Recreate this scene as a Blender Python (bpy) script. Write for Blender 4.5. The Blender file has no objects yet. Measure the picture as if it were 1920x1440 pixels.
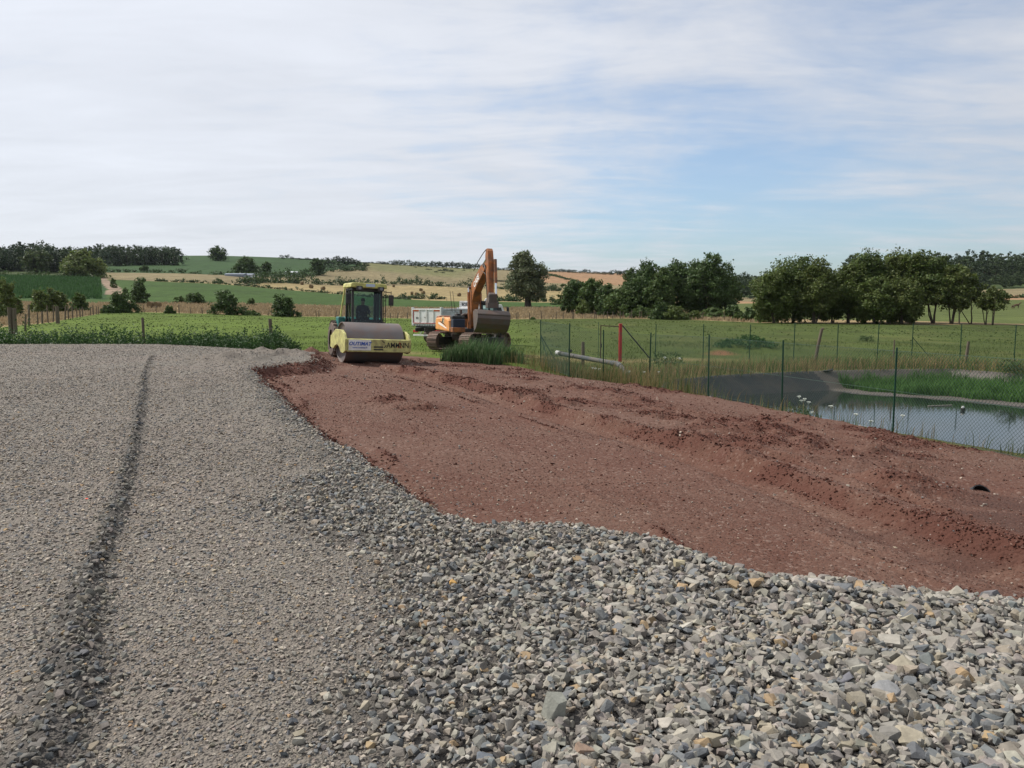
import bpy, bmesh, math, numpy as np
from mathutils import Vector, Matrix, Euler
R = math.radians
SC = bpy.context.scene
COL = SC.collection
rng = np.random.default_rng(7)

# ------------------------------------------------------------------ camera geometry
CAMZ, FPX, HOR = 1.75, 1400.0, 572.0
PITCH = math.atan((720 - HOR) / FPX)
cp, sp = math.cos(PITCH), math.sin(PITCH)
def slope(row):
    """dz/dy of the sight line through an image row (1440-high photograph)"""
    up = -(np.asarray(row, float) - 720) / FPX
    return (-sp + cp * up) / (cp + sp * up)
def tcol(px, row):
    up = -(np.asarray(row, float) - 720) / FPX
    return ((np.asarray(px, float) - 960) / FPX) / (cp + sp * up)
def on_plane(px, row, a, b=0.0, c=0.0):
    """where the sight line meets z = a + b x + c y"""
    s, t = float(slope(row)), float(tcol(px, row))
    y = (a - CAMZ) / (s - b * t - c)
    return (t * y, y)
def at(px, row, y):
    return Vector((float(tcol(px, row)) * y, y, CAMZ + float(slope(row)) * y))

# ------------------------------------------------------------------ noise
def _h(ix, iy, seed):
    n = (ix.astype(np.int64) * 374761393 + iy.astype(np.int64) * 668265263 + seed * 974634777) & 0xffffffff
    n = ((n ^ (n >> 13)) * 1274126177) & 0xffffffff
    return ((n ^ (n >> 16)) & 0xffff) / 65535.0
def vnoise(x, y, seed=0):
    ix, iy = np.floor(x), np.floor(y)
    fx, fy = x - ix, y - iy
    fx = fx * fx * (3 - 2 * fx); fy = fy * fy * (3 - 2 * fy)
    a = _h(ix, iy, seed); b = _h(ix + 1, iy, seed); c = _h(ix, iy + 1, seed); d = _h(ix + 1, iy + 1, seed)
    return (a + (b - a) * fx) * (1 - fy) + (c + (d - c) * fx) * fy
def fbm(x, y, seed=0, o=4):
    s = 0; a = 0.5; n = 0
    for i in range(o):
        s = s + a * (vnoise(x, y, seed + i) - 0.5); n += a; a *= 0.5; x = x * 2.03 + 7.1; y = y * 2.03 + 3.7
    return s / n * 2
def sstep(a, b, x):
    t = np.clip((x - a) / (b - a), 0, 1)
    return t * t * (3 - 2 * t)
def poly_sd(x, y, P):
    """signed distance to a polygon, positive inside"""
    P = np.asarray(P, float); n = len(P)
    d = np.full(x.shape, 1e18); ins = np.zeros(x.shape, bool)
    for i in range(n):
        ax, ay = P[i]; bx, by = P[(i + 1) % n]
        ex, ey = bx - ax, by - ay
        t = np.clip(((x - ax) * ex + (y - ay) * ey) / (ex * ex + ey * ey + 1e-12), 0, 1)
        dx, dy = x - ax - t * ex, y - ay - t * ey
        d = np.minimum(d, dx * dx + dy * dy)
        cond = ((ay > y) != (by > y)) & (x < (bx - ax) * (y - ay) / (by - ay + 1e-12) + ax)
        ins ^= cond
    d = np.sqrt(d)
    return np.where(ins, d, -d)
def line_d(x, y, P):
    """distance to an open polyline, fraction along it, and side"""
    P = np.asarray(P, float); d = np.full(x.shape, 1e18); f = np.zeros(x.shape); sd = np.zeros(x.shape)
    n = len(P) - 1
    for i in range(n):
        ax, ay = P[i]; bx, by = P[i + 1]; ex, ey = bx - ax, by - ay
        t = np.clip(((x - ax) * ex + (y - ay) * ey) / (ex * ex + ey * ey + 1e-12), 0, 1)
        dx, dy = x - ax - t * ex, y - ay - t * ey; q = dx * dx + dy * dy
        m = q < d
        d = np.where(m, q, d); f = np.where(m, (i + t) / n, f); sd = np.where(m, np.sign(ex * dy - ey * dx), sd)
    return np.sqrt(d), f, sd

# ------------------------------------------------------------------ terrain
RA, RB, RC = -.281, -.0642, -.0182          # the red earth plane
PAD_EDGE = [(300, 643), (420, 650), (480, 655), (545, 660), (592, 667), (585, 679), (520, 685), (462, 692), (480, 705), (510, 735),
            (540, 765), (600, 812), (650, 850), (700, 890), (750, 925), (820, 962), (900, 985), (1000, 985), (1100, 995),
            (1200, 1012), (1300, 1048), (1400, 1068), (1500, 1085), (1700, 1105), (1920, 1120), (2150, 1140)]
PADP = [on_plane(a, b, 0) for a, b in PAD_EDGE]
PADP = [(-60, -8), (-60, 34.8), (-26, 34.6)] + PADP + [(9, 3.2), (9, -8)]
REDE = [(600, 660), (700, 664), (790, 672), (870, 680), (960, 690), (1000, 698), (1067, 708), (1131, 716), (1218, 727), (1330, 745),
        (1468, 772), (1600, 798), (1750, 832), (1920, 862), (2200, 920), (2600, 1010)]
REDP = [on_plane(a, b, RA, RB, RC) for a, b in REDE]
REDP = [(-9.5, 31)] + REDP + [(22, -8), (-2, -8), (-3, 6), (-9.5, 24)]
PONDZ = -2.0
POND = [on_plane(a, b, -1.22) for a, b in [(1238, 728), (1262, 712), (1350, 704), (1500, 697), (1650, 693), (1780, 692), (1920, 702), (2150, 722)]]
POND = POND + [(24, 12.2), (15.0, 11.2), (10.2, 14.9), (8.5, 18.3), (7.6, 21.0), (6.6, 24.0), (5.7, 26.6)]
SHELF = [on_plane(a, b, -1.95) for a, b in [(1500, 724), (1560, 729), (1620, 736), (1700, 741), (1800, 748), (1920, 760), (2150, 785)]]
SHELF = SHELF + [(26, 26), (26, 33), (20, 35), (14, 36), (12.6, 34.6)]
WINDROW = [on_plane(a, b, 0) for a, b in [(285, 668), (272, 700), (268, 740), (258, 800), (243, 870), (225, 940), (200, 1010), (165, 1100), (150, 1190), (140, 1290), (90, 1400), (40, 1500)]]
RIDGE = [on_plane(a, b, RA, RB, RC) for a, b in [(755, 698), (860, 722), (930, 742), (1010, 770), (1100, 795), (1200, 822), (1330, 862), (1450, 905), (1600, 960), (1760, 1020), (1920, 1075)]]
RUT2 = [on_plane(a, b, RA, RB, RC) for a, b in [(1330, 852), (1480, 885), (1620, 930), (1760, 985), (1920, 1050)]]
RUT3 = [on_plane(a, b, RA, RB, RC) for a, b in [(1250, 775), (1350, 790), (1440, 805), (1540, 818), (1640, 832)]]
HEAPS = [(on_plane(a, b, RA, RB, RC), r, h) for a, b, r, h in [(745, 755, .5, .06), (790, 768, .45, .07), (1380, 815, .9, .10), (1540, 865, 1.0, .14),
         (1250, 790, .7, .08), (1700, 935, .45, .16), (1110, 740, .9, .09), (1000, 722, 1.0, .08), (1440, 830, .8, .08), (1180, 760, .8, .08), (1640, 880, .6, .08)]]
PILES = [(on_plane(a, b, 0), r, h) for a, b, r, h in [(440, 677, 1.2, .16), (490, 671, .9, .14), (550, 668, .9, .12), (400, 672, .8, .07)]]

_cols = [-900, -300, 0, 200, 400, 600, 800, 1000, 1150, 1420, 1650, 1900, 2200, 2900]
_rows = {
 100: [600, 600, 600, 598, 602, 606, 608, 608, 609, 612, 613, 615, 615, 615],
 150: [590, 588, 586, 585, 590, 596, 600, 601, 599, 597, 596, 592, 590, 590],
 200: [565, 563, 563, 566, 566, 573, 577, 576, 576, 580, 582, 581, 580, 580],
 330: [518, 518, 518, 525, 531, 550, 564, 566, 566, 566, 562, 553, 550, 550],
 430: [512, 512, 508, 512, 513, 536, 553, 557, 558, 559, 555, 541, 538, 536],
 520: [505, 505, 502, 505, 502, 522, 538, 547, 548, 555, 548, 530, 527, 524],
 800: [485, 485, 483, 482, 478, 487, 503, 510, 518, 535, 520, 503, 500, 498],
 1000: [484, 484, 482, 481, 479, 485, 500, 507, 512, 520, 508, 495, 492, 490],
 1500: [492, 492, 490, 489, 488, 494, 508, 514, 518, 524, 516, 505, 500, 500],
 2700: [520, 520, 520, 520, 520, 520, 525, 530, 530, 530, 530, 525, 520, 520]}
_near = {-10: [-.6]*5 + [-.55, -.55, -.8] + [-1.2]*6,
 20: [-.9]*4 + [-.8, -.5, -.5, -.8] + [-1.22]*6,
 32: [-.75, -.75, -.75, -.75, -.7, -.5, -.5, -.75] + [-1.22]*6,
 45: [-.75, -.75, -.75, -.75, -.75, -.6, -.6, -.85] + [-1.22]*6,
 60: [-.7, -.7, -.6, -.7, -.8, -.85, -.9, -1.1, -1.25, -1.25, -1.2, -1.2, -1.2, -1.2]}
_ys = sorted(list(_near) + list(_rows))
_tc = np.array([(c - 960) / FPX for c in _cols])
_Z = np.array([_near[k] if k in _near else [CAMZ + float(slope(r)) * k for r in _rows[k]] for k in _ys])
# resample to a regular grid in (t, u=log(y+20)) and blur for rounded ground
_tg = np.linspace(_tc[0], _tc[-1], 241)
_ug = np.linspace(math.log(9.5), math.log(2730), 361)
_uy = np.log(np.array(_ys) + 20.0)
_tmp = np.array([np.interp(_tg, _tc, _Z[i]) for i in range(len(_ys))])
_G = np.array([np.interp(_ug, _uy, _tmp[:, j]) for j in range(len(_tg))]).T
def _blur(G, k, ax):
    P = np.pad(G, [(k, k) if i == ax else (0, 0) for i in (0, 1)], mode='edge')
    c = np.cumsum(P, axis=ax); z = np.zeros_like(np.take(c, [0], axis=ax)); c = np.concatenate([z, c], axis=ax)
    n = G.shape[ax]
    return (np.take(c, range(2 * k + 1, 2 * k + 1 + n), axis=ax) - np.take(c, range(0, n), axis=ax)) / (2 * k + 1)
for _ in range(2):
    _G = _blur(_blur(_G, 5, 1), 3, 0)
def far_h(x, y):
    u = np.log(np.maximum(y, -9.0) + 20.0); t = x / np.maximum(y, 12.0)
    gi = np.clip((u - _ug[0]) / (_ug[1] - _ug[0]), 0, len(_ug) - 1.001); gj = np.clip((t - _tg[0]) / (_tg[1] - _tg[0]), 0, len(_tg) - 1.001)
    i = gi.astype(int); j = gj.astype(int); a = gi - i; b = gj - j
    return (_G[i, j] * (1 - b) + _G[i, j + 1] * b) * (1 - a) + (_G[i + 1, j] * (1 - b) + _G[i + 1, j + 1] * b) * a
def red_plane(x, y): return RA + RB * x + RC * y

def ground(x, y, full=False):
    x = np.atleast_1d(np.asarray(x, float)); y = np.atleast_1d(np.asarray(y, float))
    near = (y < 70)
    z = far_h(x, y); turned = np.zeros(x.shape)
    z = z + 0.05 * fbm(x * .35, y * .35, 11, 3) * sstep(25, 60, y) + 0.35 * fbm(x * .02, y * .02, 12, 3) * sstep(60, 300, y)
    pad = np.full(x.shape, -99.0); red = pad.copy(); pond = pad.copy()
    if near.any():
        X, Y = x[near], y[near]
        jx = X + .22 * fbm(X * 1.8, Y * 1.8, 5, 4) ; jy = Y + .22 * fbm(X * 1.8, Y * 1.8, 6, 4)
        pd = poly_sd(jx, jy, PADP); rd = poly_sd(jx, jy, REDP); qd = poly_sd(X, Y, POND); sh = poly_sd(X, Y, SHELF)
        m = z[near]
        rp = np.minimum(red_plane(X, Y), -.10 - .02 * Y.clip(0, 15) * (1 - .9 * sstep(17, 26, Y)))
        # relief of the red earth
        d, f, s = line_d(X, Y, RIDGE)
        up = sstep(-.05, .35, d * s)                     # beyond the ridge line the soil is looser and a little higher
        up2 = sstep(-.03, .13, d * s + .06 * fbm(X * 1.6, Y * 1.6, 37, 3)); rel = .15 * up2 * np.exp(-d / 4) + .07 * np.exp(-((d * s - .2) / .2) ** 2) * (.6 + .8 * vnoise(X * 1.5, Y * 1.5, 35)) - .08 * np.exp(-((d - .38) / .2) ** 2) * (s < 0)
        d2, f2, s2 = line_d(X, Y, RUT2); rel += .06 * np.exp(-((d2 - .22) / .12) ** 2) - .08 * np.exp(-(d2 / .15) ** 2)
        d3, f3, s3 = line_d(X, Y, RUT3); rel += .07 * np.exp(-((d3 - .3) / .15) ** 2) - .05 * np.exp(-(d3 / .2) ** 2)
        rough = np.clip(up2 * (.28 + fbm(X * .45, Y * .45, 31, 3) * 2.0), 0, 1)
        ds = d * s + .10 * fbm(X * .8, Y * .8, 38, 3); lane = sum(np.exp(-((ds + o_) / .07) ** 2) for o_ in (1.15, 2.9, 5.0)) * sstep(-.15, .25, fbm(X * .5, Y * .5, 39, 3)) * (s < 0)
        rel += .035 * lane
        for (c, r, h) in HEAPS:
            q = np.exp(-(((X - c[0]) / (r * 1.5)) ** 2 + ((Y - c[1]) / r) ** 2)); rel += 1.5 * h * q; rough = np.maximum(rough, q)
        rel += (.016 + .13 * rough) * fbm(X * 4, Y * 4, 32, 5) + .02 * fbm(X * .5, Y * .4, 33, 3)
        rz = rp + rel
        k = sstep(-.9, .15, rd)
        zz = m * (1 - k) + rz * k
        # pad
        far_edge = sstep(20, 30, Y)
        w = .45 + .5 * far_edge + .5 * sstep(1.5, 4, X)
        pk = sstep(-w, .05, pd)
        dw, fw, sw = line_d(X, Y, WINDROW)
        pz = .012 * fbm(X * .6, Y * .4, 21, 3) + (.065 * np.exp(-(dw / (.05 + .04 * sstep(6, 3, Y))) ** 2) + .02 * sstep(.12, -.12, dw * sw) * np.exp(-dw / .8)) * (1 - .5 * sstep(14, 30, Y)) + .03 * sstep(-.5, .6, X) * sstep(0, 1, pd) * fbm(X * 2.5, Y * 2.5, 22, 3) \
            - .05 * sstep(25, 34.5, Y) ** 2 + .05 * np.exp(-((pd - .25) / .25) ** 2) * (1 - far_edge)
        for (c, r, h) in PILES:
            pz = pz + h * np.exp(-(((X - c[0]) / (r * 1.3)) ** 2 + ((Y - c[1]) / r) ** 2)) * (1 + fbm(X * 3, Y * 3, 24, 2))
        zz = zz * (1 - pk) + np.maximum(pz, zz) * pk
        # pond
        dep = np.clip(qd * .95, 0, 1.5)
        zz = np.where(qd > 0, zz - dep, zz)
        zz = np.where((qd > .3), np.maximum(zz, np.where(sh > -.6, -1.95 + .035 * fbm(X * 1.5, Y * 1.5, 25, 3) + np.minimum(sh, 0) * .35, -99)), zz)
        # grassy mound in the pasture beyond the pond
        c = on_plane(1405, 657, -1.22)
        zz = zz + .62 * np.exp(-(((X - c[0]) / 1.9) ** 2 + ((Y - c[1]) / 1.6) ** 2)) * (1 + .4 * fbm(X, Y, 26, 2))
        c = on_plane(1350, 663, -1.22)
        zz = zz + .25 * np.exp(-(((X - c[0]) / .9) ** 2 + ((Y - c[1]) / .9) ** 2))
        c = at(588, 652, 31); zz = zz + .22 * np.exp(-(((X - c.x) / .6) ** 2 + ((Y - c.y) / .5) ** 2)) * (1 + fbm(X * 3, Y * 3, 27, 2))
        turned[near] = np.clip(.8 * lane + rough * .95 + 1.6 * np.exp(-((d * s - .10) / .20) ** 2) + .8 * np.exp(-(d2 / .2) ** 2) + .7 * np.exp(-(d3 / .35) ** 2) + .8 * np.exp(-((pd + .25 + .4 * sstep(1, 3, X)) / .35) ** 2) * (pd < 0), 0, 1) * np.clip(.6 + fbm(X * 1.4, Y * 1.4, 36, 4) * 1.4, 0, 1)  # loosened soil, plus a shadow painted on the ridge's front face
        ground.turned = turned; z[near] = zz; pad[near] = pd; red[near] = rd; pond[near] = qd
    if full: return z, pad, red, pond
    return z
def gz(x, y): return float(ground([x], [y])[0])
def spot(px, y, row=590):
    x = float(tcol(px, row)) * y
    return Vector((x, y, gz(x, y)))

# ------------------------------------------------------------------ materials
def newmat(name):
    m = bpy.data.materials.new(name); m.use_nodes = True; nt = m.node_tree
    b = nt.nodes['Principled BSDF']; return m, nt, b
def N(nt, typ, **kw):
    n = nt.nodes.new(typ)
    for k, v in kw.items():
        if k in n.inputs: n.inputs[k].default_value = v
        else: setattr(n, k, v)
    return n
def mixc(nt, fac, a, b, bt='MIX'):
    n = nt.nodes.new('ShaderNodeMix'); n.data_type = 'RGBA'; n.blend_type = bt
    for s, v in ((n.inputs[0], fac), (n.inputs[6], a), (n.inputs[7], b)):
        if isinstance(v, bpy.types.NodeSocket): nt.links.new(v, s)
        elif isinstance(v, (tuple, list)): s.default_value = tuple(v) + ((1,) if len(v) == 3 else ())
        else: s.default_value = v
    return n.outputs[2]
def ramp(nt, src, stops):
    n = nt.nodes.new('ShaderNodeValToRGB'); nt.links.new(src, n.inputs[0]); e = n.color_ramp.elements
    while len(e) < len(stops): e.new(.5)
    for el, (p, c) in zip(e, stops):
        el.position = p; el.color = (c, c, c, 1) if isinstance(c, (int, float)) else tuple(c) + (1,)
    return n.outputs[0]
def noise(nt, scale, detail=5, rough=.6, vec=None, dist=0):
    n = N(nt, 'ShaderNodeTexNoise', Scale=scale, Detail=detail, Roughness=rough, Distortion=dist)
    if vec is None:
        tc = N(nt, 'ShaderNodeNewGeometry'); vec = tc.outputs['Position']
    nt.links.new(vec, n.inputs['Vector']); return n.outputs[0]
def objvec(nt, sc=(1, 1, 1)):
    tc = N(nt, 'ShaderNodeTexCoord'); mp = N(nt, 'ShaderNodeMapping'); mp.inputs['Scale'].default_value = sc
    nt.links.new(tc.outputs['Object'], mp.inputs['Vector']); return mp.outputs[0]
def bump(nt, b, h, strength=.5, dist=.02, prev=None):
    n = N(nt, 'ShaderNodeBump', Strength=strength, Distance=dist); nt.links.new(h, n.inputs['Height'])
    nt.links.new(n.outputs[0], b.inputs['Normal']); return n.outputs[0]
def simple(name, col, rough=.6, metal=0, var=.15, vs=3, spec=.4, dirt=None, dirt_amt=.35, dirt_scale=2.5, bmp=0):
    m, nt, b = newmat(name)
    v = objvec(nt)
    n = noise(nt, vs, 5, .65, v)
    c = mixc(nt, n, [x * (1 - var) for x in col], [min(1, x * (1 + var)) for x in col])
    if dirt:
        d = ramp(nt, noise(nt, dirt_scale, 8, .7, v, .4), [(.5 - dirt_amt * .3, 0), (.72 - dirt_amt * .3, 1)])
        mm = N(nt, 'ShaderNodeMath', operation='MULTIPLY'); nt.links.new(d, mm.inputs[0]); mm.inputs[1].default_value = dirt_amt * 2 if dirt_amt < .5 else 1
        c = mixc(nt, mm.outputs[0], c, dirt)
    nt.links.new(c, b.inputs['Base Color'])
    b.inputs['Roughness'].default_value = rough; b.inputs['Metallic'].default_value = metal; b.inputs['Specular IOR Level'].default_value = spec
    if bmp: bump(nt, b, noise(nt, 14, 6, .7, v), .4, bmp)
    return m
def attr_mat(name, rough=.85, var=.35, vs=30, spec=.3, trans=0, bmp=.0, bs=60):
    """colour comes from the mesh's own 'col' attribute (one colour per stone, blade or leaf)"""
    m, nt, b = newmat(name)
    a = N(nt, 'ShaderNodeAttribute', attribute_name='col')
    c = a.outputs['Color']
    if var:
        n = noise(nt, vs, 3, .6)
        k = ramp(nt, n, [(.25, 1 - var), (.75, 1 + var * .6)])
        c = mixc(nt, 1.0, c, k, 'MULTIPLY')
    nt.links.new(c, b.inputs['Base Color'])
    b.inputs['Roughness'].default_value = rough; b.inputs['Specular IOR Level'].default_value = spec
    if bmp: bump(nt, b, noise(nt, bs, 3, .6), .6, bmp)
    if trans:
        t = N(nt, 'ShaderNodeBsdfTranslucent'); nt.links.new(c, t.inputs[0])
        ms = N(nt, 'ShaderNodeMixShader', Fac=trans)
        nt.links.new(b.outputs[0], ms.inputs[1]); nt.links.new(t.outputs[0], ms.inputs[2])
        nt.links.new(ms.outputs[0], nt.nodes['Material Output'].inputs[0])
    return m

# ------------------------------------------------------------------ object helpers
def tag(o, label=None, cat=None, group=None, kind=None):
    if label: o['label'] = label
    if cat: o['category'] = cat
    if group: o['group'] = group
    if kind: o['kind'] = kind
    return o
def thing(name, label, cat, loc=(0, 0, 0), rotz=0, group=None):
    o = bpy.data.objects.new(name, None); COL.objects.link(o); o.location = loc; o.rotation_euler = (0, 0, rotz)
    o.empty_display_size = .3
    return tag(o, label, cat, group)
def link(name, me, mat=None, parent=None):
    o = bpy.data.objects.new(name, me); COL.objects.link(o)
    if mat is not None and len(me.materials) == 0: me.materials.append(mat)
    if parent is not None: o.parent = parent
    return o
def np_mesh(name, V, F, cols=None, mat=None, parent=None, smooth=False):
    """V (n,3), F (m,k) with one k for all faces; cols (n,3)"""
    me = bpy.data.meshes.new(name); V = np.asarray(V, np.float32); F = np.asarray(F, np.int32); k = F.shape[1]
    me.vertices.add(len(V)); me.vertices.foreach_set('co', V.ravel())
    me.loops.add(F.size); me.loops.foreach_set('vertex_index', F.ravel())
    me.polygons.add(len(F)); me.polygons.foreach_set('loop_start', np.arange(0, F.size, k, dtype=np.int32))
    try: me.polygons.foreach_set('loop_total', np.full(len(F), k, np.int32))
    except Exception: pass
    me.polygons.foreach_set('use_smooth', np.full(len(F), smooth, bool))
    me.update(calc_edges=True)
    if cols is not None:
        at_ = me.color_attributes.new('col', 'FLOAT_COLOR', 'POINT')
        c4 = np.ones((len(V), 4), np.float32); c4[:, :3] = cols; at_.data.foreach_set('color', c4.ravel())
    return link(name, me, mat, parent)
class MB:
    def __init__(s): s.bm = bmesh.new()
    def box(s, c, d, rot=None):
        M = Matrix.Translation(Vector(c)) @ (Euler(rot).to_matrix().to_4x4() if rot else Matrix()) @ Matrix.Diagonal((*d, 1))
        bmesh.ops.create_cube(s.bm, size=1, matrix=M); return s
    def bar(s, a, b, w, h=None, n=4, r2=None):
        """a straight bar; n=4 square w x h, else round with radius w (r2 at the far end)"""
        a, b = Vector(a), Vector(b); d = b - a; L = d.length
        M = Matrix.Translation((a + b) / 2) @ d.to_track_quat('Z', 'X').to_matrix().to_4x4()
        if n == 4: bmesh.ops.create_cube(s.bm, size=1, matrix=M @ Matrix.Diagonal((w, h or w, L, 1)))
        else: bmesh.ops.create_cone(s.bm, cap_ends=True, segments=n, radius1=w, radius2=w if r2 is None else r2, depth=L, matrix=M)
        return s
    def tube(s, P, rad, n=8):
        P = [Vector(p) for p in P]; m = len(P)
        rad = rad if isinstance(rad, (list, tuple)) else [rad] * m
        rings = []; up = Vector((0, 0, 1))
        for i, p in enumerate(P):
            d = (P[min(i + 1, m - 1)] - P[max(i - 1, 0)]).normalized()
            a = d.cross(up) if abs(d.dot(up)) < .95 else d.cross(Vector((1, 0, 0)))
            a.normalize(); b = d.cross(a)
            rings.append([s.bm.verts.new(p + (a * math.cos(2 * math.pi * k / n) + b * math.sin(2 * math.pi * k / n)) * rad[i]) for k in range(n)])
        for i in range(m - 1):
            for k in range(n): s.bm.faces.new((rings[i][k], rings[i][(k + 1) % n], rings[i + 1][(k + 1) % n], rings[i + 1][k]))
        s.bm.faces.new(rings[0][::-1]); s.bm.faces.new(rings[-1]); return s
    def prism(s, P, a, b, plane='yz'):
        """polygon P extruded between a and b along the axis the plane leaves out"""
        def v(p, t):
            return {'yz': (t, p[0], p[1]), 'xz': (p[0], t, p[1]), 'xy': (p[0], p[1], t)}[plane]
        A = [s.bm.verts.new(v(p, a)) for p in P]; B = [s.bm.verts.new(v(p, b)) for p in P]; n = len(P)
        s.bm.faces.new(A); s.bm.faces.new(B[::-1])
        for i in range(n): s.bm.faces.new((A[i], B[i], B[(i + 1) % n], A[(i + 1) % n]))
        return s
    def disc_cyl(s, c, r, w, n=32, axis='x', r2=None):
        rot = {'x': Euler((0, R(90), 0)), 'y': Euler((R(90), 0, 0)), 'z': Euler((0, 0, 0))}[axis]
        bmesh.ops.create_cone(s.bm, cap_ends=True, segments=n, radius1=r, radius2=r if r2 is None else r2, depth=w,
                              matrix=Matrix.Translation(Vector(c)) @ rot.to_matrix().to_4x4()); return s
    def lathe(s, prof, c=(0, 0, 0), n=36, axis='x', closed=False):
        rings = []
        for (u, r) in prof:
            ring = []
            for k in range(n):
                a = 2 * math.pi * k / n; q = (r * math.cos(a), r * math.sin(a))
                ring.append(s.bm.verts.new(Vector(c) + Vector((u, q[0], q[1]) if axis == 'x' else (q[0], q[1], u))))
            rings.append(ring)
        m = len(prof)
        for i in range(m if closed else m - 1):
            A, B = rings[i], rings[(i + 1) % m]
            for k in range(n): s.bm.faces.new((A[k], A[(k + 1) % n], B[(k + 1) % n], B[k]))
        return s
    def build(s, name, mat, parent=None, bevel=0, smooth=None):
        bmesh.ops.recalc_face_normals(s.bm, faces=s.bm.faces)
        me = bpy.data.meshes.new(name); s.bm.to_mesh(me); s.bm.free()
        o = link(name, me, mat, parent)
        if smooth is not None:
            for p in me.polygons: p.use_smooth = True
            me.set_sharp_from_angle(angle=R(smooth))
        if bevel:
            md = o.modifiers.new('bevel', 'BEVEL'); md.width = bevel; md.segments = 2; md.limit_method = 'ANGLE'; md.angle_limit = R(35)
        return o
def children(o): return [c for c in bpy.data.objects if c.parent == o]
def copy_tree(o, parent=None, _ch=None):
    c = o.copy(); COL.objects.link(c); c.parent = parent
    for ch in o.children: copy_tree(ch, c)
    return c
def lettering(text, size, mat, parent, M, extrude=.004, bold=.0, shear=0, space=1.0):
    cu = bpy.data.curves.new('lettering', 'FONT'); cu.body = text; cu.size = size; cu.extrude = extrude; cu.offset = bold; cu.shear = shear
    cu.align_x = 'CENTER'; cu.align_y = 'CENTER'; cu.space_character = space
    t = bpy.data.objects.new('tmp_text', cu); COL.objects.link(t)
    bpy.context.view_layer.update()
    me = bpy.data.meshes.new_from_object(t.evaluated_get(bpy.context.evaluated_depsgraph_get()))
    bpy.data.objects.remove(t); me.materials.clear()
    o = link('lettering', me, mat, parent); o.matrix_local = M
    return o
# ================================================================== GROUND
def gravel_mat():
    m, nt, b = newmat('crushed_stone_surface')
    geo = N(nt, 'ShaderNodeNewGeometry'); P = geo.outputs['Position']
    mp = N(nt, 'ShaderNodeMapping'); nt.links.new(P, mp.inputs[0])
    v1 = N(nt, 'ShaderNodeTexVoronoi', Scale=34.0); nt.links.new(P, v1.inputs['Vector'])
    v2 = N(nt, 'ShaderNodeTexVoronoi', Scale=75.0); nt.links.new(P, v2.inputs['Vector'])
    base = ramp(nt, v1.outputs['Color'], [(0, (.12, .115, .105)), (.35, (.20, .19, .172)), (.6, (.25, .235, .21)), (1, (.33, .31, .275))])
    c = mixc(nt, .5, base, ramp(nt, v2.outputs['Color'], [(0, (.13, .125, .115)), (1, (.30, .28, .25))]))
    big = noise(nt, .35, 5, .6)
    c = mixc(nt, ramp(nt, big, [(.42, 0), (.62, .6)]), c, (.26, .225, .20))
    c = mixc(nt, ramp(nt, noise(nt, 1.4, 5, .6), [(.3, .0), (.75, .35)]), c, (.15, .145, .135))
    c = mixc(nt, 1.0, c, (.80, .755, .71), 'MULTIPLY')
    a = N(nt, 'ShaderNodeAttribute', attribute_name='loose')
    c = mixc(nt, a.outputs['Fac'], c, (.06, .055, .05))  # grey-brown dirt under loose stones, darkened further to paint in the gap shade
    nt.links.new(c, b.inputs['Base Color']); b.inputs['Roughness'].default_value = .9; b.inputs['Specular IOR Level'].default_value = .25
    mm = N(nt, 'ShaderNodeMath', operation='ADD'); nt.links.new(v1.outputs['Distance'], mm.inputs[0]); nt.links.new(v2.outputs['Distance'], mm.inputs[1])
    inv = N(nt, 'ShaderNodeMath', operation='MULTIPLY'); nt.links.new(mm.outputs[0], inv.inputs[0]); inv.inputs[1].default_value = -1
    bump(nt, b, inv.outputs[0], .8, .02)
    return m
def red_mat():
    m, nt, b = newmat('red_earth_surface')
    n1 = noise(nt, 1.1, 7, .65); n2 = noise(nt, 14, 6, .7); n3 = noise(nt, .35, 4, .6)
    geo = N(nt, 'ShaderNodeNewGeometry')
    v = N(nt, 'ShaderNodeTexVoronoi', Scale=26.0); nt.links.new(geo.outputs['Position'], v.inputs['Vector'])
    c = mixc(nt, ramp(nt, n1, [(.3, 0), (.7, 1)]), (.094, .043, .030), (.124, .067, .048))
    c = mixc(nt, ramp(nt, n3, [(.42, 0), (.66, .5)]), c, (.148, .096, .072))
    c = mixc(nt, ramp(nt, n2, [(.35, .5), (.6, 0)]), c, (.10, .040, .026))
    c = mixc(nt, ramp(nt, v.outputs['Color'], [(.72, 0), (.95, .45)]), c, (.30, .22, .18))
    a = N(nt, 'ShaderNodeAttribute', attribute_name='wet')
    c = mixc(nt, a.outputs['Fac'], c, (.072, .036, .027))
    a = N(nt, 'ShaderNodeAttribute', attribute_name='turned')
    c = mixc(nt, ramp(nt, a.outputs['Fac'], [(.1, 0), (.8, .85)]), c, (.085, .034, .024))  # dark of turned soil and of the painted ridge shadow
    nt.links.new(c, b.inputs['Base Color']); b.inputs['Roughness'].default_value = .93; b.inputs['Specular IOR Level'].default_value = .2
    mm = N(nt, 'ShaderNodeMath', operation='SUBTRACT'); nt.links.new(n2, mm.inputs[0])
    m2 = N(nt, 'ShaderNodeMath', operation='MULTIPLY'); nt.links.new(v.outputs['Distance'], m2.inputs[0]); m2.inputs[1].default_value = .5
    nt.links.new(m2.outputs[0], mm.inputs[1]); bump(nt, b, mm.outputs[0], .9, .03)
    return m
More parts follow.
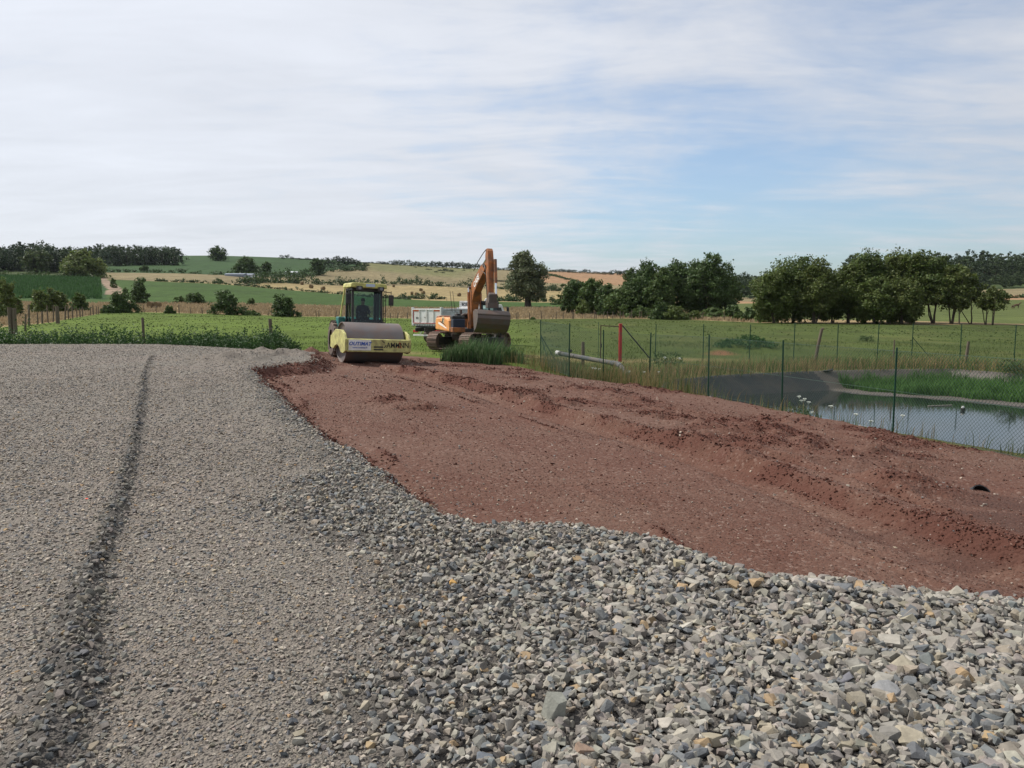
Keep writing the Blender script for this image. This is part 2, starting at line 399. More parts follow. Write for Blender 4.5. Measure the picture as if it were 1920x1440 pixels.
def field_mat():
    m, nt, b = newmat('fields_surface')
    a = N(nt, 'ShaderNodeAttribute', attribute_name='col')
    geo = N(nt, 'ShaderNodeNewGeometry')
    mp = N(nt, 'ShaderNodeMapping'); mp.inputs['Scale'].default_value = (.5, .22, .5); nt.links.new(geo.outputs['Position'], mp.inputs[0])
    n1 = noise(nt, .55, 7, .65, mp.outputs[0]); n2 = noise(nt, 7, 4, .7); n3 = noise(nt, .035, 5, .6)
    c = mixc(nt, 1.0, a.outputs['Color'], ramp(nt, n1, [(.3, .72), (.7, 1.28)]), 'MULTIPLY')
    c = mixc(nt, 1.0, c, ramp(nt, n2, [(.3, .75), (.7, 1.25)]), 'MULTIPLY')
    c = mixc(nt, 1.0, c, ramp(nt, n3, [(.3, .85), (.7, 1.15)]), 'MULTIPLY')
    c = mixc(nt, 1.0, c, (.84, .84, .82), 'MULTIPLY')
    nt.links.new(c, b.inputs['Base Color']); b.inputs['Roughness'].default_value = .95; b.inputs['Specular IOR Level'].default_value = .1
    bump(nt, b, n2, .8, .12)
    return m
M_GRAVEL, M_RED, M_FIELD = gravel_mat(), red_mat(), field_mat()
M_LINER = simple('pond_liner_rubber', (.024, .025, .029), .8, var=.3, vs=.8, dirt=(.07, .055, .045), dirt_amt=.25, dirt_scale=.9)
M_MUD = simple('pond_mud', (.075, .062, .052), .6, var=.3, vs=1.5, bmp=.02)

ys = np.concatenate([np.arange(-9.6, 1.2, .6), np.arange(1.5, 11, .035), np.arange(11, 24, .055), np.arange(24, 46, .10)])
r = [46.]
while r[-1] < 2650: r.append(r[-1] * (1.0055 if r[-1] < 170 else 1.009))
ys = np.concatenate([ys, r])
tt = np.concatenate([np.arange(-1.9, -.86, .04), np.arange(-.86, .86, .0028), np.arange(.86, 1.9, .04)])
YY, TT = np.meshgrid(ys, tt, indexing='ij')
XX = TT * (YY + 12.0)
XX = np.where(YY < 60, TT * (YY * 1.0 + 12), TT * (YY + 12))
gx, gy = XX.ravel(), YY.ravel()
GZ, GP, GR, GQ = ground(gx, gy, True); TURN_SHADE = ground.turned.copy()
nR, nC = YY.shape
tpx = (gx / np.maximum(gy, 1)) * FPX + 960        # field boundaries are functions of bearing and distance
def curve(pts, px): return np.interp(px, [p[0] for p in pts], [p[1] for p in pts])
yF = curve([(-400, 70), (0, 74), (100, 88), (170, 120), (205, 150), (1150, 150), (1290, 140), (1420, 118), (1600, 112), (1900, 108), (2400, 108)], tpx)
yT = curve([(-400, 200), (0, 190), (160, 190), (240, 185), (420, 196), (640, 200), (1000, 200), (1300, 185), (1400, 165), (1500, 140), (1900, 112)], tpx)
yG = curve([(-400, 330), (200, 330), (600, 330), (720, 318), (800, 300), (1000, 285), (1250, 270), (1500, 270), (1900, 270)], tpx)
yP = curve([(300, 330), (470, 345), (520, 400), (600, 430), (800, 520), (1000, 520), (1200, 520), (1400, 330), (1900, 330)], tpx)
yH = curve([(200, 430), (400, 430), (500, 470), (600, 560), (680, 700), (720, 3000), (2400, 3000)], tpx)
def colr(c): return np.array(c)[None, :] * np.ones((len(gx), 1))
fine = fbm(gx * .3, gy * .15, 41, 4)[:, None]; wide = fbm(gx * .04, gy * .02, 42, 4)[:, None]
MEADOW = colr((.072, .100, .028)) * (1 + .15 * wide); dryp = colr((.13, .125, .05))
k = np.clip((fine - .12) * 2.2, 0, 1) * .35
MEADOW = MEADOW * (1 - k) + dryp * k
BRIGHT = colr((.088, .135, .026)) * (1 + .12 * wide)
lw = (1 - sstep(900, 1040, tpx))[:, None]
FC = MEADOW * .9 * (1 - lw) + BRIGHT * lw
zid = np.zeros(len(gx), int)
def setz(mask, col, z, soft=None):
    global FC
    FC = np.where(mask[:, None], col, FC); zid[mask] = z
TAN = colr((.27, .21, .125)) * (1 + .25 * fine)
setz((gy > yF), TAN, 1)
setz((gy > yT), colr((.052, .098, .026)), 2)
setz((gy > yT) & (tpx > 1350), colr((.10, .13, .045)) * (1 + .3 * wide), 2)
setz((gy > yT) & (tpx < 205) & (gy > 205), colr((.036, .078, .030)) * (1 + .35 * fine), 3)
setz((gy > yG) & (tpx > 205), colr((.30, .245, .135)), 4)
setz((gy > yG) & (tpx > 1330), colr((.31, .20, .125)), 4)
setz((gy > yP) & (tpx > 205), colr((.215, .185, .115)) * (1 + .12 * wide), 5)
hollow = poly_sd(gx / np.maximum(gy, 1) * FPX + 960, gy, [(700, 640), (860, 620), (880, 700), (930, 820), (930, 1000), (680, 1000), (640, 850)])
ho = sstep(-30, 40, hollow)[:, None] * ((gy > 600)[:, None])
FC = FC * (1 - ho * .65) + colr((.125, .15, .06)) * ho * .65
setz((gy > yP) & (gy > 420) & (tpx > 1000 + (gy - 600) * .12) & (gy > 600) & (tpx < 1300), colr((.31, .20, .125)), 5)
setz((gy > yH) & (tpx < 700) & (tpx > 205), colr((.042, .085, .034)) * (1 + .1 * wide), 6)
setz((gy > 430) & (tpx > 1330), colr((.05, .075, .028)) * (1 + .3 * wide), 7)
setz((gy > 335) & (tpx <= 205), colr((.05, .075, .028)), 7)
# dirt track climbing between the maize and the green field
trk = np.abs(tpx - (curve([(200, 214), (250, 222), (300, 206), (335, 196), (400, 186)], gy))) < 3500 / np.maximum(gy, 1)
trk &= (gy > 225) & (gy < 400)
setz(trk, colr((.27, .21, .17)) * (1 + .3 * fine), 8)
# worn, straw-dry strip by the machines
wd = sstep(.55, .0, np.abs(gy - curve([(-12, 37), (-8, 35), (-4, 36), (0, 37.5), (4, 38), (9, 41)], gx)) / 4.5)[:, None] * (sstep(-14, -9, gx) * (1 - sstep(8, 15, gx)))[:, None] * np.clip(.75 + fine * 1.4, 0, 1)
FC = FC * (1 - wd * .7) + colr((.24, .19, .10)) * wd * .7
# soil showing on the mound
c = on_plane(1352, 665, -1.22); mo = np.exp(-(((gx - c[0]) / .8) ** 2 + ((gy - c[1]) / .7) ** 2)); c = on_plane(1440, 655, -1.22); mo = mo + np.exp(-(((gx - c[0]) / .5) ** 2 + ((gy - c[1]) / .5) ** 2))
mo = np.clip(mo * 1.2, 0, 1)[:, None]; FC = FC * (1 - mo) + colr((.19, .10, .06)) * mo
# rank, drier grass along the pond fences
rk = (sstep(1.0, -5.5, -np.abs(GQ) * -1) * 0)
band = (sstep(-5.5, -1.0, GQ) * (GQ < .1))[:, None] * .6
FC = FC * (1 - band) + colr((.11, .10, .045)) * band * (1 + .4 * fine)

WET = np.clip(poly_sd(gx, gy, [on_plane(a, b_, RA, RB, RC) for a, b_ in [(1640, 1000), (1760, 980), (1830, 930), (1920, 950), (2300, 1000), (2300, 1100), (1900, 1100), (1680, 1062)]]) * 2.0 + .25 + fbm(gx * .9, gy * 3.2, 61, 4) * 1.8, 0, 1) * .85

pad_m, red_m, pond_m = GP > 0, GR > -.25, GQ > -.12
cls = np.where(pond_m, 103, np.where(red_m, 101, zid))
cls = np.where(pad_m, 100, cls)
c = cls.reshape(nR, nC)
fc = c[:-1, :-1].copy()
idx = np.arange(nR * nC).reshape(nR, nC)
QF = np.stack([idx[:-1, :-1], idx[:-1, 1:], idx[1:, 1:], idx[1:, :-1]], -1)
# liner > mud split inside the basin
cz = GZ.reshape(nR, nC)[:-1, :-1]
shelf = poly_sd(gx, gy, SHELF).reshape(nR, nC)[:-1, :-1]
fc = np.where((fc == 103) & (shelf > -.25), 104, fc)
names = {0: ('meadow', 'lush green meadow'), 1: ('dry_grass_field', None), 2: ('green_field', None), 3: ('maize_field', None), 4: ('stubble_field', None), 5: ('hillside_field', None),
         6: ('green_hill', None), 7: ('wooded_hill', None), 8: ('dirt_path', None), 100: ('gravel_ground', None), 101: ('red_earth_ground', None), 103: ('pond_bank', None), 104: ('muddy_shore_ground', None)}
labels = {0: 'green pasture beyond the building site', 1: 'strip of dry tan grass behind the wooden fence', 2: 'smooth green field beyond the dry grass', 3: 'dark green maize field on the left slope',
          4: 'pale stubble field dotted with bales', 5: 'pale tan fields on the far hillside', 6: 'green hill under the lone round tree', 7: 'ground beneath the far woods', 8: 'pale dirt track climbing beside the maize',
          100: 'grey crushed stone platform in the foreground', 101: 'rutted red earth beside the gravel platform', 103: 'dark rubber lined bank of the pond', 104: 'muddy shelf at the far edge of the pond'}
mats = {100: M_GRAVEL, 101: M_RED, 103: M_LINER, 104: M_MUD}
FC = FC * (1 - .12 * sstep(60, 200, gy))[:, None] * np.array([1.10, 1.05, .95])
AV = np.stack([gx, gy, GZ], -1)
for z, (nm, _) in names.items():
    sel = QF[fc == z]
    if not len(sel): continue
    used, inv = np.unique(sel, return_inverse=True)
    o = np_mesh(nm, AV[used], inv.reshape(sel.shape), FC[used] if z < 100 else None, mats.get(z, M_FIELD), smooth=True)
    if z == 101:
        w = o.data.attributes.new('wet', 'FLOAT', 'POINT'); w.data.foreach_set('value', WET[used].astype(np.float32)); w = o.data.attributes.new('turned', 'FLOAT', 'POINT'); w.data.foreach_set('value', TURN_SHADE[used].astype(np.float32))
    o['kind'] = 'structure'; o['label'] = labels[z]

# water
def water_mat():
    m, nt, b = newmat('pond_water')
    b.inputs['Base Color'].default_value = (.012, .016, .016, 1); b.inputs['Roughness'].default_value = .06; b.inputs['IOR'].default_value = 1.33
    b.inputs['Specular IOR Level'].default_value = .5
    bump(nt, b, noise(nt, 2.2, 3, .5), .07, .02)
    return m
P = [(4, 21), (10, 14), (16, 11.5), (30, 11), (34, 40), (4, 40)]
wb = MB(); vs = [wb.bm.verts.new((x, y, PONDZ)) for x, y in P]; wb.bm.faces.new(vs)
# keep only the part inside the basin
bmesh.ops.triangulate(wb.bm, faces=wb.bm.faces[:])
o = wb.build('pond_water', water_mat()); o['kind'] = 'structure'; o['label'] = 'still pond reflecting the blue sky'

# ================================================================== STONES
def rock_template(seed, n, flat=.75, blocky=.6):
    r = np.random.default_rng(seed); bm = bmesh.new()
    p = r.normal(size=(n, 3)); p /= np.linalg.norm(p, axis=1)[:, None]
    p = np.sign(p) * np.abs(p) ** blocky; p /= np.abs(p).max(axis=1)[:, None] ** .6
    p *= r.uniform(.75, 1.0, (n, 1)); p *= np.array([1, r.uniform(.6, .95), r.uniform(.45, .85) * flat / .75])
    for q in p: bm.verts.new(q * .5)
    res = bmesh.ops.convex_hull(bm, input=bm.verts)
    bmesh.ops.delete(bm, geom=[v for v in bm.verts if not v.link_faces], context='VERTS')
    bmesh.ops.triangulate(bm, faces=bm.faces[:]); bm.verts.index_update()
    V = np.array([v.co[:] for v in bm.verts], np.float32); F = np.array([[v.index for v in f.verts] for f in bm.faces], np.int32)
    bm.free(); return V, F
def rand_rot(n, r, tilt=1.0):
    a = r.uniform(0, 2 * np.pi, n); th = r.normal(0, tilt, n); ph = r.uniform(0, 2 * np.pi, n)
    ca, sa = np.cos(a), np.sin(a); Z = np.zeros((n, 3, 3)); Z[:, 0, 0] = ca; Z[:, 0, 1] = -sa; Z[:, 1, 0] = sa; Z[:, 1, 1] = ca; Z[:, 2, 2] = 1
    kx, ky = np.cos(ph), np.sin(ph); c, s = np.cos(th), np.sin(th); K = np.zeros((n, 3, 3))
    K[:, 0, 0] = c + kx * kx * (1 - c); K[:, 0, 1] = kx * ky * (1 - c); K[:, 0, 2] = ky * s
    K[:, 1, 0] = kx * ky * (1 - c); K[:, 1, 1] = c + ky * ky * (1 - c); K[:, 1, 2] = -kx * s
    K[:, 2, 0] = -ky * s; K[:, 2, 1] = kx * s; K[:, 2, 2] = c
    return K @ Z
def stone_field(name, p, size, cols, tmpl, mat, tilt=1.0, seed=1):
    r = np.random.default_rng(seed); n = len(p); ti = r.integers(0, len(tmpl), n); Rm = rand_rot(n, r, tilt)
    Vs, Fs, Cs = [], [], []; off = 0
    for k, (V, F) in enumerate(tmpl):
        m = np.where(ti == k)[0]
        if not len(m): continue
        W = np.einsum('nij,vj->nvi', Rm[m], V) * size[m][:, None, None] + p[m][:, None, :]
        Vs.append(W.reshape(-1, 3)); Fs.append((F[None] + (np.arange(len(m)) * len(V))[:, None, None] + off).reshape(-1, 3))
        Cs.append(np.repeat(cols[m], len(V), axis=0)); off += len(m) * len(V)
    return np_mesh(name, np.concatenate(Vs), np.concatenate(Fs), np.concatenate(Cs), mat)
GREYS = np.array([(.27, .255, .225), (.22, .21, .19), (.33, .31, .27), (.17, .18, .185), (.30, .265, .21), (.245, .22, .195), (.36, .34, .30), (.13, .14, .15), (.25, .235, .215), (.34, .25, .15)])
GW = np.array([.2, .17, .13, .12, .09, .1, .05, .06, .065, .015])
def greys(n, r, dark=1.0):
    c = GREYS[r.choice(len(GREYS), n, p=GW / GW.sum())]
    return c * r.uniform(.82, 1.18, (n, 1)) * dark * r.normal(1, .016, (n, 3))
REDS = np.array([(.116, .058, .043), (.092, .044, .032), (.150, .092, .072), (.23, .175, .148), (.135, .085, .068)])
def reds(n, r): return REDS[r.choice(5, n, p=[.3, .25, .2, .08, .17])] * r.uniform(.8, 1.2, (n, 1))
def scatter_pts(y0, y1, t0, t1, dens, r):
    """uniform by area in the wedge |t| with apex 0.4 m behind the lens, dens per square metre"""
    area = (t1 - t0) * ((y1 ** 2 - y0 ** 2) / 2); n = int(area * dens)
    y = np.sqrt(r.uniform(y0 ** 2, y1 ** 2, n)); return r.uniform(t0, t1, n) * y, y
SMALL = [rock_template(100 + i, 8) for i in range(14)]
MID = [rock_template(200 + i, 12, .62) for i in range(16)]
BIG = [rock_template(300 + i, 16 + i % 5, .60, .55) for i in range(24)]
M_STONE = attr_mat('crushed_limestone', .85, .28, 22, .3, bmp=.004, bs=90)
M_CLOD = attr_mat('red_clods', .95, .3, 30, .15)
r = np.random.default_rng(3)
# coarse-ness: 1 in the loose heap at lower right and along the pad's edge, 0 on the rolled surface
LOOSE = [on_plane(a, b_, 0) for a, b_ in [(640, 1500), (655, 1380), (640, 1280), (640, 1180), (700, 1120), (640, 1060), (560, 1010), (490, 950), (520, 905), (600, 885), (560, 830), (500, 760), (455, 700), (480, 690), (560, 760), (640, 830), (760, 920), (900, 975), (1200, 1000), (1400, 1050), (1920, 1100), (2300, 1140)]] + [(8, 2.0), (4.5, 0.8), (-.5, .8)]
LOOSE = [(x, y) for x, y in LOOSE]
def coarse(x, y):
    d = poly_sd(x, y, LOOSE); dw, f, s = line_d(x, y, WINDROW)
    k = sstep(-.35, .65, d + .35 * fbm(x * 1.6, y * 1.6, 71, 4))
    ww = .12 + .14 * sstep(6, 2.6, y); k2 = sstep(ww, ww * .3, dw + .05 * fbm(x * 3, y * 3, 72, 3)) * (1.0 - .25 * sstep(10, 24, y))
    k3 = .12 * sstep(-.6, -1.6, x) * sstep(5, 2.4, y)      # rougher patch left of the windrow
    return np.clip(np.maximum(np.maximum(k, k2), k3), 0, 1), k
sets = []
# rolled fines, near to far
for (y0, y1, dens, s0, s1, tm, tl) in [(2.0, 4.6, 2700, .012, .040, SMALL, .45), (4.6, 9, 1150, .016, .055, SMALL, .4), (9, 17, 380, .022, .06, SMALL, .4), (17, 33, 90, .03, .07, SMALL, .4)]:
    x, y = scatter_pts(y0 * .85, y1 * 1.3, -1.0, .15 if y0 < 9 else -.05, dens, r)
    k_ = r.uniform(0, 1, len(x)) < sstep(y0 * .85, y0 * 1.3, y * (1 if y0 > 3 else 2)) * (1 - sstep(y1 * .85, y1 * 1.3, y)); x, y = x[k_], y[k_]
    z, pd, rd, qd = ground(x, y, True); kk, k1 = coarse(x, y)
    m = (pd > -.03) & (r.uniform(0, 1, len(x)) > kk * .9); x, y, z = x[m], y[m], z[m]
    s = s0 + (s1 - s0) * r.beta(1.2, 3.4, len(x))
    sets.append((np.stack([x, y, z + s * .10], -1), s, greys(len(x), r, .93) * np.array([1.05, .98, .93]) * (1 + .22 * fbm(x * .7, y * .35, 91, 4))[:, None], tm, tl))
for i, (p, s, c_, tm, tl) in enumerate(sets):
    pass
P_ = np.concatenate([q[0] for q in sets]); S_ = np.concatenate([q[1] for q in sets]); C_ = np.concatenate([q[2] for q in sets])
tag(stone_field('fine_gravel', P_, S_, C_, SMALL, M_STONE, .26, 5), 'small flat rolled gravel covering the grey platform', 'gravel', kind='stuff')
# loose crushed stone
PP, SS, CC = [], [], []
for (y0, y1, dens, a, b_, lo, hi) in [(2.0, 4.2, 1150, 1.2, 3.3, .024, .150), (4.2, 8.5, 780, 1.25, 3.6, .028, .155), (8.5, 16, 230, 1.3, 3, .04, .15), (16, 30, 90, 1.3, 3, .05, .16)]:
    x, y = scatter_pts(y0, y1, -1.0, 1.7 if y1 < 9 else .95, dens, r)
    z, pd, rd, qd = ground(x, y, True); kk, k1 = coarse(x, y)
    onp = (pd > -.22 - .12 * sstep(1, 4, x) - r.exponential(.12, len(x)))
    m = onp & (r.uniform(0, 1, len(x)) < kk ** .8 * (1 + 0 * x)); x, y, z, k1, kk, pd = x[m], y[m], z[m], k1[m], kk[m], pd[m]
    q = r.beta(a, b_, len(x)); grow = .50 + .45 * sstep(-1.0, 2.2, x)
    s = (lo + (hi - lo) * q * grow) * (.65 + .35 * k1) * (1 + .25 * sstep(.4, .15, line_d(x, y, WINDROW)[0]))
    z = z + s * .12 + np.abs(r.normal(0, .018, len(x))) * k1 * (s < .05)
    PP.append(np.stack([x, y, z], -1)); SS.append(s); CC.append(greys(len(x), r, .86) * np.array([1.01, .99, .96]) * (1 - .32 * (k2w := sstep(.4, .15, line_d(x, y, WINDROW)[0])))[:, None])  # darker windrow stones, with the ridge's shadow also painted into their colour
PP, SS, CC = np.concatenate(PP), np.concatenate(SS), np.concatenate(CC)
big = SS > .05
tag(stone_field('loose_crushed_stone', PP[~big], SS[~big], CC[~big], MID, M_STONE, 1.1, 6), 'angular grey crushed stone spilled loosely over the platform', 'crushed stone', kind='stuff')
tag(stone_field('coarse_crushed_stone', PP[big], SS[big], CC[big], BIG, M_STONE, .65, 7), 'larger broken stones lying in the loose grey heap', 'crushed stone', kind='stuff')
# red clods: dark loose crumbs on the ridges, flat pinkish chips pressed into the rest
PP, SS, CC, P2, S2, C2 = [], [], [], [], [], []
REDD = np.array([(.100, .041, .029), (.076, .031, .022), (.128, .062, .046), (.16, .092, .072)])
for (y0, y1, dens, lo, hi) in [(4.2, 9, 1000, .014, .065), (9, 17, 480, .022, .085), (17, 32, 170, .035, .12)]:
    x, y = scatter_pts(y0, y1, -.35, 1.15, dens, r)
    z, pd, rd, qd = ground(x, y, True); tn = ground.turned
    w = np.clip(tn * 1.5 - .35, 0, 1.2) + 1.1 * np.exp(-((pd + .22 + .35 * sstep(1, 3, x)) / .25) ** 2) * (.4 + vnoise(x * 2, y * 2, 78)) + .012
    m = (rd > -.5) & (pd < .05) & (r.uniform(0, 1, len(x)) < w); x, y, z, w = x[m], y[m], z[m], w[m]
    s = lo + (hi - lo) * r.beta(1.1, 4.2, len(x))
    PP.append(np.stack([x, y, z + s * .15], -1)); SS.append(s); CC.append(REDD[r.choice(4, len(x), p=[.4, .3, .2, .1])] * r.uniform(.75, 1.2, (len(x), 1)))
    x, y = scatter_pts(y0, y1, -.35, 1.15, dens * .9, r); z, pd, rd, qd = ground(x, y, True); tn = ground.turned
    w = (.25 + 1.3 * np.clip(vnoise(x * .45, y * .45, 79) - .25, 0, 1)) * (1 - .6 * tn)
    m = (rd > -.4) & (pd < 0) & (r.uniform(0, 1, len(x)) < w); x, y, z = x[m], y[m], z[m]
    s = lo * .8 + (hi - lo) * .55 * r.beta(1.1, 4.0, len(x))
    P2.append(np.stack([x, y, z - s * .04], -1)); S2.append(s); C2.append(reds(len(x), r))
    x, y = scatter_pts(y0, y1, -.35, 1.15, dens * .5, r); z, pd, rd, qd = ground(x, y, True)
    sp_ = .45 + .9 * sstep(-2.5, .2, x) * sstep(2.6, 1.2, x)
    m = (rd > -.3) & (pd < 0.02) & (r.uniform(0, 1, len(x)) < .02 + 1.1 * np.exp(pd / (.38 * sp_))); x, y, z = x[m], y[m], z[m]
    s = lo + (hi - lo) * r.beta(1.4, 4, len(x)) * .9
    P2.append(np.stack([x, y, z + s * .12], -1)); S2.append(s); C2.append(greys(len(x), r) * np.array([1.08, .95, .88]))
PP, SS, CC = np.concatenate(PP), np.concatenate(SS), np.concatenate(CC)
tag(stone_field('red_earth_clods', PP, SS, CC, MID, M_CLOD, .9, 8), 'dark crumbly red clods along ridges and tracks', 'soil clods', kind='stuff')
tag(stone_field('soil_chips', np.concatenate(P2), np.concatenate(S2), np.concatenate(C2), SMALL, M_CLOD, .3, 9), 'flat pinkish chips and stray grey stones in the red soil', 'soil chips', kind='stuff')
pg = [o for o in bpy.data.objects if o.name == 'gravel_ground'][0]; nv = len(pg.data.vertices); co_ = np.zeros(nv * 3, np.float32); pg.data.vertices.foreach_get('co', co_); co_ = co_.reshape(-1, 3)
kk, _k = coarse(co_[:, 0].astype(float), co_[:, 1].astype(float)); w = pg.data.attributes.new('loose', 'FLOAT', 'POINT'); w.data.foreach_set('value', (kk * .85).astype(np.float32))  # base mask: shade between loose stones goes into the gravel colour
# single boulders one can pick out
def boulder(label, px, row, size, col, seed, tall=1.0, rot=(0, 0, 0), name='rock'):
    V, F = rock_template(seed, 26, 1.0 if tall > 1 else .8)
    x, y = on_plane(px, row, 0)
    size = size * .68; V = V * np.array([1, 1, tall]) * size
    me_cols = np.array(col)[None, :] * np.random.default_rng(seed).uniform(.85, 1.1, (len(V), 1))
    o = np_mesh(name, V, F, me_cols, M_STONE); o.location = (x, y, gz(x, y) + size * .22 * tall); o.rotation_euler = rot
    return tag(o, label, 'rock')
boulder('tall pointed grey-green stone standing up in the loose heap', 1040, 1345, .15, (.24, .24, .205), 931, 1.5, (.1, .15, .5))
boulder('wide brown speckled stone lying in the heap', 1618, 1200, .17, (.29, .22, .16), 902, .8, (.1, 0, .2))
boulder('long flat tan slab lying near the bottom right corner', 1705, 1392, .21, (.30, .265, .20), 903, .55, (.25, .1, -.6))
boulder('dark blue grey stone at the bottom edge of the heap', 912, 1428, .12, (.13, .145, .165), 904, .7, (.1, .1, .1))
boulder('orange ochre chip beside two large grey stones', 850, 1098, .075, (.50, .30, .10), 905, 1.0, (.4, .3, .2))
boulder('pale broad grey boulder behind the orange chip', 872, 1090, .15, (.34, .32, .28), 906, .9, (.1, .3, .6))
boulder('large grey block left of the orange chip', 800, 1092, .15, (.28, .265, .24), 907, .9, (.3, .1, 1.6))
boulder('rusty brown stained stone near the bottom centre', 1095, 1412, .13, (.27, .19, .14), 908, .8, (.1, .2, .2))
boulder('olive grey faceted stone leaning beside the bottom slab', 1385, 1400, .15, (.28, .265, .20), 909, 1.0, (.4, .1, .9))
boulder('long dark stone with a white vein in the right of the heap', 1660, 1310, .19, (.22, .22, .22), 910, .6, (.3, -.2, .5))
boulder('pale yellowish block standing at the heap edge by red earth', 1272, 1075, .13, (.38, .33, .22), 911, 1.2, (.1, .1, .3))
boulder('blue grey boulder on the heap edge next to red earth', 1475, 1064, .18, (.20, .215, .23), 912, .8, (.1, .1, 1.0))
boulder('tiny bright red fragment on the rolled gravel at left', 163, 938, .045, (.75, .12, .08), 913, .6, (0, 0, .3), 'red_fragment')
# ================================================================== VEGETATION
M_LEAF = attr_mat('foliage', .6, 0, trans=.28, spec=.25)
M_GRASS = attr_mat('grass_blades', .7, 0, trans=.3, spec=.15)
M_BARK = simple('bark', (.075, .062, .048), .95, var=.35, vs=6, spec=.15, bmp=.02)
M_WOODPOST = simple('weathered_post_wood', (.13, .105, .08), .95, var=.35, vs=9, spec=.15, bmp=.01)
def leaf_arrays(c, size, out, r, up=.3):
    """one bent quad per leaf spray; c centres, out outward directions"""
    n = len(c); nrm = out * .7 + r.normal(0, .75, (n, 3)); nrm[:, 2] += up; nrm /= np.linalg.norm(nrm, axis=1)[:, None] + 1e-9
    t = np.cross(nrm, r.normal(size=(n, 3))); t /= np.linalg.norm(t, axis=1)[:, None] + 1e-9; b = np.cross(nrm, t)
    s = size[:, None]; k = r.uniform(.45, .8, (n, 1))
    V = np.stack([c - t * s * .5, c - b * s * .5 * k + nrm * s * .08, c + t * s * .5, c + b * s * .5 * k - nrm * s * .05], 1)
    return V
def foliage(lobes, n, leaf, seed, col, clump=.16, per=26, hue=.18, shell=.55, flatten=1.0):
    r = np.random.default_rng(seed); L = np.array(lobes, float)
    w = (L[:, 3] * L[:, 4] * L[:, 5]) ** (2 / 3); w /= w.sum()
    nc = max(4, n // per); li = r.choice(len(L), nc, p=w)
    d = r.normal(size=(nc, 3)); d /= np.linalg.norm(d, axis=1)[:, None]
    rad = r.uniform(shell, 1.0, (nc, 1)); cc = L[li, :3] + d * L[li, 3:6] * rad
    ci = r.integers(0, nc, n); lr = L[li[ci], 3:6]
    off = r.normal(0, clump, (n, 3)) * lr * np.array([1, 1, flatten])
    c = cc[ci] + off; out = (c - L[li[ci], :3]) / lr; out /= np.linalg.norm(out, axis=1)[:, None] + 1e-9
    V = leaf_arrays(c, leaf * r.uniform(.6, 1.35, n), out, r)
    cv = np.array(col)[None] * r.uniform(1 - hue, 1 + hue, (nc, 1))[ci] * r.uniform(.85, 1.15, (n, 1)) * (1 + r.normal(0, .05, (n, 3)))
    F = np.arange(n * 4).reshape(n, 4)
    return V.reshape(-1, 3), F, np.repeat(np.clip(cv, .004, 1), 4, axis=0)
def crown_lobes(r, H, W, base, k=11, shape='round'):
    """lobes filling a crown from height base to H, of width W"""
    ch = H - base; out = []
    for i in range(k):
        u = (i + .5) / k; z = base + ch * (.12 + .76 * u)
        prof = {'round': math.sin(math.pi * (.18 + .72 * u)) ** .7, 'tall': math.sin(math.pi * (.25 + .66 * u)) ** .6, 'cone': 1.05 - .75 * u, 'bush': math.sqrt(max(.05, 1 - u * .8)), 'dome': math.cos(u * 1.25)}[shape]
        if shape == 'bush': z = base + ch * (.02 + .74 * u)
        a = i * 2.4 + r.uniform(-.5, .5); q = W / 2 * prof
        rr = r.uniform(.38, .56)
        R_ = max(q * rr, W * .13)
        d = max(0, q - R_ * .95) * r.uniform(.75, 1.05)
        out.append((math.cos(a) * d, math.sin(a) * d, z, R_, R_, min(R_ * r.uniform(.75, 1.1), ch * .35)))
    out.append((0, 0, base + ch * .5, W * .27, W * .27, ch * .38)); out.append((r.uniform(-.1, .1) * W, r.uniform(-.1, .1) * W, base + ch * .80, W * .20, W * .20, ch * .20))
    return out
def trunk_mesh(r, H, base, W, rad, lobes, stems=1, lean=.03, n=7):
    mb = MB()
    for s in range(stems):
        a = r.uniform(0, 6.28); o = Vector((math.cos(a), math.sin(a), 0)) * (rad * 1.8 * (s > 0)); ln = Vector((r.normal(0, lean), r.normal(0, lean), 0)) * (1 + 2.2 * (s > 0))
        top = base + (H - base) * .75; P = []
        for i in range(7):
            z = top * i / 6 - (.25 if i == 0 else 0); P.append(o + ln * z + Vector((r.normal(0, .02), r.normal(0, .02), 0)) * H * .25 * (i > 0) + Vector((0, 0, z)))
        k = rad * (.7 if s else 1); mb.tube(P, [k * 1.35, k, k * .85, k * .7, k * .5, k * .33, k * .15], n)
        for j, lb in enumerate(lobes):
            if j % stems != s: continue
            q = Vector(lb[:3]); i = min(5, max(2, int((q.z - H * .12) / top * 6) - 1)); p0 = P[i]
            if q.z < p0.z: p0 = P[2]
            mid = p0.lerp(q, .5) + Vector((0, 0, H * .03)); mb.tube([p0, mid, q], [k * .35, k * .22, k * .08], 5)
    return mb
def make_tree(name, label, cat, loc, H, W, seed, col=(.05, .082, .026), base=.2, shape='round', n=6000, leaf=.32, stems=1, trad=None, lobes=12, group=None, clump=.16, shell=.55, sq=1.0, per=26, part='crown', lean=.03, hue=.18):
    W = W * 1.18; n = int(n * 1.25); col = tuple(np.array(col) * np.array([1.45, 1.38, 1.2]))
    r = np.random.default_rng(seed); root = thing(name, label, cat, loc, 0, group)
    Lb = crown_lobes(r, H, W, H * base, lobes, shape)
    Lb = [(a, b * sq, c, d, e, f) for a, b, c, d, e, f in Lb]
    V, F, C = foliage(Lb, n, leaf, seed + 1, col, clump, per, hue, shell)
    V[:, 2] = np.maximum(V[:, 2], .02)
    np_mesh(part, V, F, C, M_LEAF, root)
    if trad is None: trad = H * .022
    trunk_mesh(r, H, H * base, W, trad, Lb, stems, lean).build('trunk' if part == 'crown' else 'stem', M_BARK, root)
    return root
